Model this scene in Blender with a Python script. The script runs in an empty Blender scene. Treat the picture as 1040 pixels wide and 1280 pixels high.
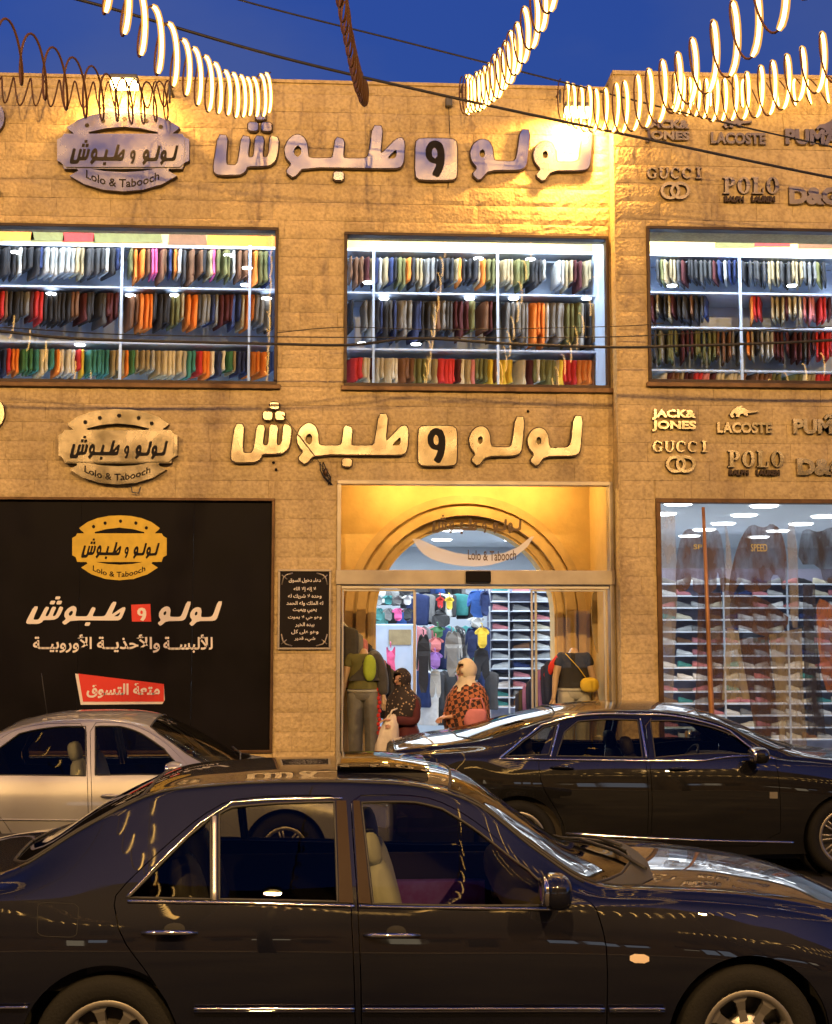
import bpy, bmesh, math, random
import numpy as np
from mathutils import Vector, Matrix
from mathutils.geometry import delaunay_2d_cdt
random.seed(11)
SC = bpy.context.scene
COL = SC.collection
R = math.radians
# ------------------------------------------------------------------ camera
F, H, CX, CY = 1600., 2.10, 520., 640.
YAW, PITCH = R(3.2), math.atan(150 / 1600)
fw = np.array([math.sin(YAW) * math.cos(PITCH), math.cos(YAW) * math.cos(PITCH), math.sin(PITCH)])
rt = np.array([math.cos(YAW), -math.sin(YAW), 0.])
up = np.cross(rt, fw)
cd = bpy.data.cameras.new('camera'); cam = bpy.data.objects.new('camera', cd); COL.objects.link(cam)
cam.matrix_world = Matrix(((rt[0], up[0], -fw[0], 0), (rt[1], up[1], -fw[1], 0), (rt[2], up[2], -fw[2], H), (0, 0, 0, 1)))
cd.sensor_fit = 'HORIZONTAL'; cd.sensor_width = 36; cd.lens = 36 * F / 1040; cd.clip_end = 1000; cd.clip_start = .1
SC.camera = cam
# ------------------------------------------------------------------ world, exposure
W = bpy.data.worlds.new('World'); SC.world = W; W.use_nodes = True
nt = W.node_tree; bg = nt.nodes['Background']
sky = nt.nodes.new('ShaderNodeTexSky'); sky.sky_type = 'NISHITA'; sky.sun_disc = False
sky.sun_elevation = R(-3); sky.sun_rotation = R(150)
tc = nt.nodes.new('ShaderNodeTexCoord')
nz = nt.nodes.new('ShaderNodeTexNoise'); nz.inputs['Scale'].default_value = 3.2; nz.inputs['Detail'].default_value = 5
mpn = nt.nodes.new('ShaderNodeMapping'); mpn.inputs['Scale'].default_value = (1, 1, 2.2)
nt.links.new(tc.outputs['Generated'], mpn.inputs[0]); nt.links.new(mpn.outputs[0], nz.inputs['Vector'])
rmp = nt.nodes.new('ShaderNodeValToRGB')
rmp.color_ramp.elements[0].position = .42; rmp.color_ramp.elements[0].color = (.13, .36, 1.35, 1)
rmp.color_ramp.elements[1].position = .66; rmp.color_ramp.elements[1].color = (.27, .47, 1.28, 1)
mx = nt.nodes.new('ShaderNodeMixRGB'); mx.blend_type = 'MULTIPLY'; mx.inputs[0].default_value = 1
nt.links.new(nz.outputs['Fac'], rmp.inputs[0]); nt.links.new(sky.outputs[0], mx.inputs[1]); nt.links.new(rmp.outputs[0], mx.inputs[2])
nt.links.new(mx.outputs[0], bg.inputs[0]); bg.inputs[1].default_value = 3.2
sl = bpy.data.lights.new('dusk_sun', 'SUN'); sl.energy = .01; sl.angle = R(15); sl.color = (1, .8, .7)
so = bpy.data.objects.new('dusk_sun', sl); COL.objects.link(so); so.rotation_euler = (R(86), 0, R(150))
SC.view_settings.view_transform = 'Standard'; SC.view_settings.look = 'None'
SC.view_settings.exposure = .22; SC.view_settings.gamma = 1; SC.view_settings.use_curve_mapping = False
cy = SC.cycles
cy.max_bounces = 8; cy.diffuse_bounces = 3; cy.glossy_bounces = 4; cy.transparent_max_bounces = 16; cy.transmission_bounces = 6
cy.sample_clamp_indirect = 4; cy.caustics_reflective = False; cy.caustics_refractive = False
cy.use_denoising = True


def P(px, py, Y):
    d = fw * F + rt * (px - CX) - up * (py - CY)
    t = Y / d[1]
    return np.array([0, 0, H]) + d * t


# ------------------------------------------------------------------ materials
MATS = {}


def mat(name, col, rough=.6, metal=0., bump=0., bscale=40., var=0., vscale=6., coat=0., emit=None, es=0., spec=.5, coords='Object', detail=6., dark=None, rvar=0.):
    m = bpy.data.materials.new(name); m.use_nodes = True
    n = m.node_tree; b = n.nodes['Principled BSDF']
    b.inputs['Base Color'].default_value = (*col, 1); b.inputs['Roughness'].default_value = rough
    b.inputs['Metallic'].default_value = metal; b.inputs['Specular IOR Level'].default_value = spec
    if coat:
        b.inputs['Coat Weight'].default_value = coat; b.inputs['Coat IOR'].default_value = 1.65; b.inputs['Coat Roughness'].default_value = .03
    if emit:
        b.inputs['Emission Color'].default_value = (*emit, 1); b.inputs['Emission Strength'].default_value = es
    if bump or var or rvar:
        t = n.nodes.new('ShaderNodeTexCoord')
        if coords == 'World':
            g = n.nodes.new('ShaderNodeNewGeometry'); src = g.outputs['Position']
        else:
            src = t.outputs[coords]
        if var:
            q = n.nodes.new('ShaderNodeTexNoise'); q.inputs['Scale'].default_value = vscale; q.inputs['Detail'].default_value = 5
            n.links.new(src, q.inputs['Vector'])
            r = n.nodes.new('ShaderNodeValToRGB')
            dk = dark or tuple(c * (1 - var) for c in col)
            r.color_ramp.elements[0].position = .35; r.color_ramp.elements[0].color = (*dk, 1)
            r.color_ramp.elements[1].position = .65; r.color_ramp.elements[1].color = (*[min(1, c * (1 + var * .6)) for c in col], 1)
            n.links.new(q.outputs['Fac'], r.inputs[0]); n.links.new(r.outputs[0], b.inputs['Base Color'])
        if rvar:
            q3 = n.nodes.new('ShaderNodeTexNoise'); q3.inputs['Scale'].default_value = vscale; q3.inputs['Detail'].default_value = 6
            n.links.new(src, q3.inputs['Vector'])
            mr = n.nodes.new('ShaderNodeMapRange'); mr.inputs['From Min'].default_value = .3; mr.inputs['From Max'].default_value = .7
            mr.inputs['To Min'].default_value = max(0, rough - rvar); mr.inputs['To Max'].default_value = rough + rvar
            n.links.new(q3.outputs['Fac'], mr.inputs[0]); n.links.new(mr.outputs[0], b.inputs['Roughness'])
        if bump:
            q2 = n.nodes.new('ShaderNodeTexNoise'); q2.inputs['Scale'].default_value = bscale; q2.inputs['Detail'].default_value = detail
            n.links.new(src, q2.inputs['Vector'])
            bp = n.nodes.new('ShaderNodeBump'); bp.inputs['Strength'].default_value = bump; bp.inputs['Distance'].default_value = .02
            n.links.new(q2.outputs['Fac'], bp.inputs['Height']); n.links.new(bp.outputs[0], b.inputs['Normal'])
    if coat:
        g_ = n.nodes.new('ShaderNodeNewGeometry'); d_ = n.nodes.new('ShaderNodeTexNoise'); d_.inputs['Scale'].default_value = 4; d_.inputs['Detail'].default_value = 9; d_.inputs['Roughness'].default_value = .7
        c_ = n.nodes.new('ShaderNodeMapRange'); c_.inputs['From Min'].default_value = .45; c_.inputs['From Max'].default_value = .75; c_.inputs['To Min'].default_value = .008; c_.inputs['To Max'].default_value = .09
        n.links.new(g_.outputs['Position'], d_.inputs['Vector']); n.links.new(d_.outputs['Fac'], c_.inputs[0]); n.links.new(c_.outputs[0], b.inputs['Coat Roughness'])
    MATS[name] = m
    return m


def emis(name, col, s):
    m = bpy.data.materials.new(name); m.use_nodes = True; n = m.node_tree
    n.nodes.remove(n.nodes['Principled BSDF']); e = n.nodes.new('ShaderNodeEmission')
    e.inputs[0].default_value = (*col, 1); e.inputs[1].default_value = s
    n.links.new(e.outputs[0], n.nodes['Material Output'].inputs[0]); MATS[name] = m
    return m


def glass(name, tint, ior=1.5, rough=0.0, base=0.):
    m = bpy.data.materials.new(name); m.use_nodes = True; n = m.node_tree
    n.nodes.remove(n.nodes['Principled BSDF'])
    tr = n.nodes.new('ShaderNodeBsdfTransparent'); tr.inputs[0].default_value = (*tint, 1)
    gl = n.nodes.new('ShaderNodeBsdfGlossy'); gl.inputs['Roughness'].default_value = rough
    fr = n.nodes.new('ShaderNodeFresnel'); fr.inputs[0].default_value = ior
    ad = n.nodes.new('ShaderNodeMath'); ad.operation = 'ADD'; ad.inputs[1].default_value = base; ad.use_clamp = True
    mi = n.nodes.new('ShaderNodeMixShader')
    n.links.new(fr.outputs[0], ad.inputs[0]); n.links.new(ad.outputs[0], mi.inputs[0]); n.links.new(tr.outputs[0], mi.inputs[1]); n.links.new(gl.outputs[0], mi.inputs[2])
    n.links.new(mi.outputs[0], n.nodes['Material Output'].inputs[0]); MATS[name] = m
    return m


def film(name, col, alpha, uneven=False):
    m = mat(name, col, .5); n = m.node_tree; b = n.nodes['Principled BSDF']; b.inputs['Alpha'].default_value = alpha
    if uneven:  # uneven opacity gives the figures a reflection-like look
        g = n.nodes.new('ShaderNodeNewGeometry'); mp = n.nodes.new('ShaderNodeMapping'); mp.inputs['Scale'].default_value = (1.6, 1, .55); q = n.nodes.new('ShaderNodeTexNoise'); q.inputs['Scale'].default_value = 5; q.inputs['Detail'].default_value = 6
        mr = n.nodes.new('ShaderNodeMapRange'); mr.inputs['From Min'].default_value = .32; mr.inputs['From Max'].default_value = .66; mr.inputs['To Min'].default_value = alpha * .35; mr.inputs['To Max'].default_value = min(1, alpha * 1.25)
        n.links.new(g.outputs['Position'], mp.inputs[0]); n.links.new(mp.outputs[0], q.inputs['Vector']); n.links.new(q.outputs['Fac'], mr.inputs[0]); n.links.new(mr.outputs[0], b.inputs['Alpha'])
    return m


def stone_mat(name, col):
    m = bpy.data.materials.new(name); m.use_nodes = True; n = m.node_tree; b = n.nodes['Principled BSDF']; L = n.links.new
    b.inputs['Roughness'].default_value = .85
    g = n.nodes.new('ShaderNodeNewGeometry'); oi = n.nodes.new('ShaderNodeObjectInfo')
    nA = n.nodes.new('ShaderNodeTexNoise'); nA.inputs['Scale'].default_value = 1.1; nA.inputs['Detail'].default_value = 6; L(g.outputs['Position'], nA.inputs['Vector'])
    nB = n.nodes.new('ShaderNodeTexNoise'); nB.inputs['Scale'].default_value = 26; nB.inputs['Detail'].default_value = 8; L(g.outputs['Position'], nB.inputs['Vector'])
    vo = n.nodes.new('ShaderNodeTexVoronoi'); vo.inputs['Scale'].default_value = 30; L(g.outputs['Position'], vo.inputs['Vector'])
    r = n.nodes.new('ShaderNodeValToRGB'); e = r.color_ramp.elements
    e[0].position = .3; e[0].color = (*[c * .84 for c in col], 1); e[1].position = .7; e[1].color = (*[min(1, c * 1.08) for c in col], 1)
    L(nA.outputs['Fac'], r.inputs[0])
    hs = n.nodes.new('ShaderNodeHueSaturation'); L(r.outputs[0], hs.inputs['Color'])
    mr = n.nodes.new('ShaderNodeMapRange'); mr.inputs['To Min'].default_value = .95; mr.inputs['To Max'].default_value = 1.03
    L(oi.outputs['Random'], mr.inputs[0]); L(mr.outputs[0], hs.inputs['Value'])
    mu = n.nodes.new('ShaderNodeMixRGB'); mu.blend_type = 'MULTIPLY'; mu.inputs[0].default_value = .55
    r2 = n.nodes.new('ShaderNodeValToRGB'); r2.color_ramp.elements[0].position = .3; r2.color_ramp.elements[0].color = (.45, .42, .38, 1); r2.color_ramp.elements[1].position = .6
    L(nB.outputs['Fac'], r2.inputs[0]); L(hs.outputs[0], mu.inputs[1]); L(r2.outputs[0], mu.inputs[2])
    mp = n.nodes.new('ShaderNodeMapping'); mp.inputs['Scale'].default_value = (4.5, 4.5, .35); nS = n.nodes.new('ShaderNodeTexNoise'); nS.inputs['Scale'].default_value = 1.0; nS.inputs['Detail'].default_value = 6
    L(g.outputs['Position'], mp.inputs[0]); L(mp.outputs[0], nS.inputs['Vector'])
    r3 = n.nodes.new('ShaderNodeValToRGB'); r3.color_ramp.elements[0].position = .32; r3.color_ramp.elements[0].color = (.70, .66, .62, 1); r3.color_ramp.elements[1].position = .5
    m3 = n.nodes.new('ShaderNodeMixRGB'); m3.blend_type = 'MULTIPLY'; m3.inputs[0].default_value = .5; L(nS.outputs['Fac'], r3.inputs[0]); L(mu.outputs[0], m3.inputs[1]); L(r3.outputs[0], m3.inputs[2])
    L(m3.outputs[0], b.inputs['Base Color'])
    ad = n.nodes.new('ShaderNodeMath'); ad.operation = 'MULTIPLY_ADD'; ad.inputs[1].default_value = .8
    L(vo.outputs['Distance'], ad.inputs[0]); L(nB.outputs['Fac'], ad.inputs[2])
    bp = n.nodes.new('ShaderNodeBump'); bp.inputs['Strength'].default_value = .32; bp.inputs['Distance'].default_value = .02
    L(ad.outputs[0], bp.inputs['Height']); L(bp.outputs[0], b.inputs['Normal'])
    MATS[name] = m
    return m


stone_mat('stone', (.56, .43, .215))
stone_mat('mortar', (.53, .41, .205))
mat('arch_stone', (.50, .36, .17), .75, bump=.15, bscale=30, var=.12)
mat('plaster', (.62, .45, .2), .8, bump=.2, bscale=20, var=.08)
mat('asphalt', (.022, .022, .024), .75, spec=.3, bump=.5, bscale=120, var=.3, vscale=1.5, coords='World', rvar=.2)
mat('paving', (.22, .2, .17), .8, bump=.4, bscale=60, var=.2, coords='World')
mat('kerb', (.35, .33, .28), .8, bump=.3, bscale=50, var=.2, coords='World')
mat('copper', (.36, .17, .06), .45, .2, var=.2, vscale=8)
mat('bronze', (.10, .055, .025), .45, .6, var=.3, vscale=9)
mat('dark_bronze', (.035, .02, .012), .5, .5)
mat('steel', (.50, .46, .39), .24, 1., var=.08, vscale=3, bump=.06, bscale=3, rvar=.06)
mat('steel_dark', (.20, .17, .13), .35, 1., var=.2, vscale=4)
mat('steel_lower', (.42, .37, .30), .24, 1., var=.12, vscale=5, bump=.05, bscale=4, rvar=.06)  # same steel in a darker tone, against over-bright lamp reflections
mat('alu', (.38, .34, .28), .4, .6, var=.15, vscale=4)
mat('alu_light', (.6, .58, .54), .35, .7)
mat('black_print', (.012, .010, .010), .6, spec=.1)
mat('cloth_lime', (.33, .46, .05), .85, bump=.25, bscale=25, var=.12, vscale=10)
mat('sign_black', (.006, .005, .006), .5, spec=.08, var=.3, vscale=1.5, bump=.05, bscale=2, rvar=.1)
mat('sign_yellow', (.60, .40, .02), .5, var=.1, vscale=12)
mat('sign_white', (.75, .70, .62), .5)
mat('sign_red', (.65, .03, .02), .45)
mat('brown_print', (.16, .08, .02), .5)
mat('cable', (.012, .011, .012), .6)
mat('rope_off', (.08, .035, .014), .5, spec=.3)
glow = bpy.data.materials.new('rope_glow'); glow.use_nodes = True; _n = glow.node_tree; _n.nodes.remove(_n.nodes['Principled BSDF'])  # halo of the lit rope, imitated by a weakly emitting see-through tube
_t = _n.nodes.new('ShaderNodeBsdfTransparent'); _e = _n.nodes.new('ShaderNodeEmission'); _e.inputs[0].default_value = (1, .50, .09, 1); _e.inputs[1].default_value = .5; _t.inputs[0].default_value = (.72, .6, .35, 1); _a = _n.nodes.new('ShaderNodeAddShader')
_n.links.new(_t.outputs[0], _a.inputs[0]); _n.links.new(_e.outputs[0], _a.inputs[1]); _n.links.new(_a.outputs[0], _n.nodes['Material Output'].inputs[0]); MATS['rope_glow'] = glow
emis('rope_on', (1., .66, .30), 15.)
mat('dark_wall', (.10, .08, .06), .9)
emis('lamp_cool', (.75, .84, 1.), .9)
mat('lamp_body', (.08, .08, .08), .5)
emis('flood_glow', (1., .60, .2), 40.)
emis('lamp_amber', (1., .62, .2), 14.)
emis('lamp_white', (.9, .96, 1.), 9.)
emis('lamp_shop', (1., .80, .52), 1.3)
mat('shelf_blue', (.42, .52, .74), .4)
mat('shelf_white', (.62, .70, .84), .4)
mat('panel_lilac', (.26, .25, .33), .6, var=.3, vscale=3)
mat('panel_blue', (.48, .60, .82), .5, var=.15, vscale=2)
mat('white_wall', (.66, .72, .8), .6)
mat('ceiling_mat', (.75, .78, .82), .7)
mat('bulkhead', (.70, .46, .14), .6, var=.12, vscale=5)
mat('tile_floor', (.62, .68, .74), .15)
mat('post_grey', (.5, .55, .62), .35, .6)
glass('shop_glass', (.95, .96, .95), 1.65)
glass('car_glass', (.56, .55, .47), 1.36)
glass('car_glass_dark', (.2, .21, .2), 1.4)
glass('door_glass', (.96, .97, .96), 1.4)
for k, c in dict(black=(.02, .02, .025), charcoal=(.055, .055, .06), grey=(.2, .2, .2), light_grey=(.42, .43, .43), navy=(.02, .035, .12),
                 blue=(.04, .12, .42), teal=(.05, .25, .25), green=(.05, .18, .08), olive=(.14, .14, .05), khaki=(.36, .29, .17),
                 cream=(.62, .56, .42), white=(.72, .72, .7), red=(.55, .03, .03), maroon=(.07, .010, .013), orange=(.75, .22, .03),
                 yellow=(.72, .52, .05), brown=(.17, .08, .04), pink=(.75, .12, .32), purple=(.28, .16, .55), rose=(.55, .2, .22)).items():
    mat('cloth_' + k, c, .85, bump=.25, bscale=25, var=.12, vscale=10)
mat('skin', (.46, .27, .18), .5)
mat('mannequin_skin', (.50, .36, .25), .4)
mat('hair', (.012, .01, .01), .5)
mat('bag_cream', (.62, .56, .45), .35, bump=.6, bscale=14, var=.1)
mat('tyre', (.007, .007, .007), .8, bump=.2, bscale=80, spec=.2)
mat('rim_silver', (.24, .23, .22), .4, .8)
mat('rim_dark', (.06, .06, .06), .4, .5)
mat('chrome', (.75, .72, .68), .1, 1.)
mat('rubber', (.012, .012, .012), .6)
mat('car_inner', (.045, .038, .032), .8)
mat('seat_dark', (.035, .034, .035), .7)
mat('seat_grey', (.50, .54, .54), .8, bump=.2, bscale=20)
mat('purple_fabric', (.26, .16, .75), .7, var=.8, vscale=12, dark=(.32, .10, .6))
mat('paint_navy', (.0015, .002, .007), .5, .0, spec=.08, coat=1., bump=.015, bscale=1.3, detail=1)
mat('paint_black', (.003, .003, .003), .5, 0., spec=.08, coat=1., bump=.012, bscale=1.2, detail=1)
mat('paint_silver', (.36, .36, .36), .36, .55, coat=.8, var=.04, vscale=3)
mat('trim_brown', (.022, .011, .006), .5, .0, spec=.12)
mat('lens_clear', (.6, .5, .4), .2, coat=1.)
mat('badge_metal', (.22, .2, .15), .4, .5)
mat('lens_red', (.3, .01, .01), .15, coat=1.)
mat('under', (.01, .01, .01), .9)


# ------------------------------------------------------------------ object helpers
def wl(o):
    v = Vector((0, 0, 0))
    while o is not None:
        v = v + o.location; o = o.parent
    return v


def tag(o, label=None, cat=None, group=None, kind=None):
    if label: o['label'] = label
    if cat: o['category'] = cat
    if group: o['group'] = group
    if kind: o['kind'] = kind
    return o


def thing(name, label, cat, loc=(0, 0, 0), group=None):
    o = bpy.data.objects.new(name, None); COL.objects.link(o); o.location = loc; o.empty_display_size = .1
    return tag(o, label, cat, group)


class MB:
    def __init__(s): s.v = []; s.f = []; s.m = []; s.s = []; s.n = {}

    def add(s, vs, fs, m=0, smooth=False):
        b = len(s.v); s.v += [tuple(map(float, q)) for q in vs]
        for f in fs: s.f.append(tuple(b + i for i in f)); s.m.append(m); s.s.append(smooth)
        return b

    def box(s, x0, x1, y0, y1, z0, z1, m=0):
        s.add([(x, y, z) for x in (x0, x1) for y in (y0, y1) for z in (z0, z1)],
              [(0, 1, 3, 2), (4, 6, 7, 5), (0, 4, 5, 1), (2, 3, 7, 6), (0, 2, 6, 4), (1, 5, 7, 3)], m)
        return s

    def tube(s, pts, r, n=8, m=0, closed=False, rad=None, mf=None, flat=1.):
        pts = [Vector(p) for p in pts]; N = len(pts); rings = []
        prev = None
        for i, p in enumerate(pts):
            a = pts[(i - 1) % N] if (closed or i > 0) else p; b = pts[(i + 1) % N] if (closed or i < N - 1) else p
            t = (b - a).normalized()
            if prev is None:
                u = t.cross(Vector((0, 0, 1)));
                if u.length < 1e-3: u = t.cross(Vector((1, 0, 0)))
                u.normalize()
            else:
                u = (prev - t * prev.dot(t)).normalized()
            prev = u; w = t.cross(u); rr = rad[i] if rad else r
            rings.append([p + (u * math.cos(k * 2 * math.pi / n) + w * flat * math.sin(k * 2 * math.pi / n)) * rr for k in range(n)])
        b0 = len(s.v)
        for rg in rings: s.v += [tuple(q) for q in rg]
        for i in range(N if closed else N - 1):
            j = (i + 1) % N; mm = mf(i) if mf else m
            for k in range(n):
                l = (k + 1) % n
                s.f.append((b0 + i * n + k, b0 + i * n + l, b0 + j * n + l, b0 + j * n + k)); s.m.append(mm); s.s.append(True)
        if not closed:
            s.f.append(tuple(b0 + k for k in range(n))[::-1]); s.m.append(mf(0) if mf else m); s.s.append(False)
            s.f.append(tuple(b0 + (N - 1) * n + k for k in range(n))); s.m.append(mf(N - 2) if mf else m); s.s.append(False)
        return s

    def blob(s, c, r, m=0, p=2., nu=16, nv=10, rot=None):
        vs = []; fs = []
        def sg(a, e): return math.copysign(abs(a) ** e, a)
        for j in range(nv + 1):
            ph = -math.pi / 2 + math.pi * j / nv
            for i in range(nu):
                th = 2 * math.pi * i / nu; e = 2 / p
                v = Vector((r[0] * sg(math.cos(ph), e) * sg(math.cos(th), e), r[1] * sg(math.cos(ph), e) * sg(math.sin(th), e), r[2] * sg(math.sin(ph), e)))
                if rot: v = rot @ v
                vs.append(Vector(c) + v)
        for j in range(nv):
            for i in range(nu):
                k = (i + 1) % nu
                fs.append((j * nu + i, j * nu + k, (j + 1) * nu + k, (j + 1) * nu + i))
        s.add(vs, fs, m, True); return s

    def lathe(s, prof, c, n=32, m=0, axis='y', mf=None, smooth=True):
        vs = []; fs = []; N = len(prof)
        for (r, h) in prof:
            for i in range(n):
                a = 2 * math.pi * i / n
                if axis == 'y': vs.append((c[0] + r * math.cos(a), c[1] + h, c[2] + r * math.sin(a)))
                else: vs.append((c[0] + r * math.cos(a), c[1] + r * math.sin(a), c[2] + h))
        b = len(s.v); s.v += vs
        for j in range(N - 1):
            for i in range(n):
                k = (i + 1) % n
                s.f.append((b + j * n + i, b + j * n + k, b + (j + 1) * n + k, b + (j + 1) * n + i)); s.m.append(mf(j) if mf else m); s.s.append(smooth)
        return s

    def loft(s, rings, m=0, cap=True, smooth=True, closed=True):
        n = len(rings[0]); b = len(s.v)
        for r in rings: s.v += [tuple(map(float, q)) for q in r]
        for j in range(len(rings) - 1):
            for i in range(n if closed else n - 1):
                k = (i + 1) % n
                s.f.append((b + j * n + i, b + j * n + k, b + (j + 1) * n + k, b + (j + 1) * n + i)); s.m.append(m); s.s.append(smooth)
        if cap:
            s.f.append(tuple(b + i for i in range(n))[::-1]); s.m.append(m); s.s.append(False)
            s.f.append(tuple(b + (len(rings) - 1) * n + i for i in range(n))); s.m.append(m); s.s.append(False)
        return s

    def plate(s, outline, holes, fn, d, m=0, ms=None, back=False):
        """flat polygon in a 2D plane (fn(u,v,w) -> 3D) with side walls of depth d"""
        vs, tr = cdt([outline] + list(holes), holes=holes, outline=outline)
        b = len(s.v); s.v += [tuple(map(float, fn(u, v, 0))) for u, v in vs]
        for t in tr: s.f.append(tuple(b + i for i in t)); s.m.append(m); s.s.append(False)
        for ring in [outline] + list(holes):
            n = len(ring); b = len(s.v)
            s.v += [tuple(map(float, fn(u, v, 0))) for u, v in ring] + [tuple(map(float, fn(u, v, d))) for u, v in ring]
            for i in range(n):
                j = (i + 1) % n
                s.f.append((b + i, b + j, b + n + j, b + n + i)); s.m.append(m if ms is None else ms); s.s.append(False)
        return s

    def build(s, name, mats, parent=None, bevel=0, local=False):
        me = bpy.data.meshes.new(name)
        off = Vector((0, 0, 0)) if (local or parent is None) else wl(parent)
        vv = [(a - off[0], b - off[1], c - off[2]) for a, b, c in s.v]
        me.from_pydata(vv, [], s.f)
        if not isinstance(mats, (list, tuple)): mats = [mats]
        for x in mats: me.materials.append(MATS[x] if isinstance(x, str) else x)
        me.polygons.foreach_set('material_index', s.m); me.polygons.foreach_set('use_smooth', s.s)
        if s.n:
            pass
        me.update()
        o = bpy.data.objects.new(name, me); COL.objects.link(o)
        if parent is not None: o.parent = parent
        if bevel:
            bv = o.modifiers.new('Bevel', 'BEVEL'); bv.width = bevel; bv.segments = 2; bv.limit_method = 'ANGLE'
        return o


def inpoly(pts, poly):
    x = pts[:, 0]; y = pts[:, 1]; r = np.zeros(len(pts), bool); p = np.asarray(poly, float); n = len(p)
    for i in range(n):
        x1, y1 = p[i]; x2, y2 = p[(i + 1) % n]
        if y1 == y2: continue
        c = ((y1 > y) != (y2 > y)); r ^= c & (x < (x2 - x1) * (y - y1) / (y2 - y1) + x1)
    return r


def cdt(rings, holes=(), outline=None, extra=None):
    vs = []; es = []
    for r in rings:
        b = len(vs); vs += [Vector((float(u), float(v))) for u, v in r]
        es += [(b + i, b + (i + 1) % len(r)) for i in range(len(r))]
    if extra is not None: vs += [Vector((float(u), float(v))) for u, v in extra]
    o = delaunay_2d_cdt(vs, es, [], 0, 1e-6)
    V = [(v.x, v.y) for v in o[0]]; T = [tuple(f) for f in o[2]]
    A = np.array(V)
    if not len(T): return V, []
    C = np.array([A[list(t)].mean(0) for t in T])
    ok = inpoly(C, outline if outline is not None else rings[0])
    for h in holes: ok &= ~inpoly(C, h)
    T2 = []
    for t, k in zip(T, ok):
        if not k: continue
        a, b, c = A[t[0]], A[t[1]], A[t[2]]
        if (b[0] - a[0]) * (c[1] - a[1]) - (b[1] - a[1]) * (c[0] - a[0]) < 0: t = (t[0], t[2], t[1])
        T2.append(t)
    return V, T2


def chaikin(p, n=1, k=.25):
    p = [tuple(q) for q in p]
    for _ in range(n):
        o = []
        for i in range(len(p)):
            a = p[i]; b = p[(i + 1) % len(p)]
            o.append((a[0] * (1 - k) + b[0] * k, a[1] * (1 - k) + b[1] * k)); o.append((a[0] * k + b[0] * (1 - k), a[1] * k + b[1] * (1 - k)))
        p = o
    return p


def inset(poly, d):
    p = np.array(poly); n = len(p); ar = sum(p[i][0] * p[(i + 1) % n][1] - p[(i + 1) % n][0] * p[i][1] for i in range(n)); sg = 1 if ar > 0 else -1; o = []
    for i in range(n):
        a, b, c = p[i - 1], p[i], p[(i + 1) % n]
        t = (c - a); t = t / (np.linalg.norm(t) + 1e-9); o.append(tuple(b + np.array([-t[1], t[0]]) * d * sg))
    return o


def wallfn(Y):                                    # 2D (x,z) -> wall-parallel plane at depth Y, growing towards the wall
    return lambda u, v, w: (u, Y + w, v)


def px2(pts, Y):
    return [tuple(P(a, b, Y)[[0, 2]]) for a, b in pts]


def rect(x0, x1, z0, z1): return [(x0, z0), (x1, z0), (x1, z1), (x0, z1)]


# ------------------------------------------------------------------ text
AR = {'ـ': (0x640, 4), 'ا': (0xFE8D, 2), 'أ': (0xFE83, 2), 'إ': (0xFE87, 2), 'ب': (0xFE8F, 4), 'ة': (0xFE93, 2), 'ت': (0xFE95, 4), 'ح': (0xFEA1, 4), 'خ': (0xFEA5, 4), 'د': (0xFEA9, 2),
      'ذ': (0xFEAB, 2), 'ر': (0xFEAD, 2), 'س': (0xFEB1, 4), 'ش': (0xFEB5, 4), 'ط': (0xFEC1, 4), 'ع': (0xFEC9, 4), 'ق': (0xFED5, 4), 'ك': (0xFED9, 4), 'ل': (0xFEDD, 4),
      'م': (0xFEE1, 4), 'ه': (0xFEE9, 4), 'و': (0xFEED, 2), 'ي': (0xFEF1, 4), 'ء': (0xFE80, 1), 'ى': (0xFEEF, 2), 'لا': (0xFEFB, 2), 'لأ': (0xFEF7, 2), 'لإ': (0xFEF9, 2)}


def arabic(s):
    toks = []; i = 0
    while i < len(s):
        if s[i:i + 2] in AR: toks.append(s[i:i + 2]); i += 2
        else: toks.append(s[i]); i += 1
    out = []
    for k, t in enumerate(toks):
        if t not in AR: out.append(t); continue
        code, n = AR[t]
        pj = k > 0 and toks[k - 1] in AR and AR[toks[k - 1]][1] == 4
        nj = k < len(toks) - 1 and toks[k + 1] in AR and AR[toks[k + 1]][1] >= 2
        if n == 4: f = {(0, 0): 0, (1, 0): 1, (0, 1): 2, (1, 1): 3}[(int(pj), int(nj))]
        elif n == 2: f = 1 if pj else 0
        else: f = 0
        out.append('\u0640' if t == 'ـ' else chr(code + f))
    return ''.join(out[::-1])


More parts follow.
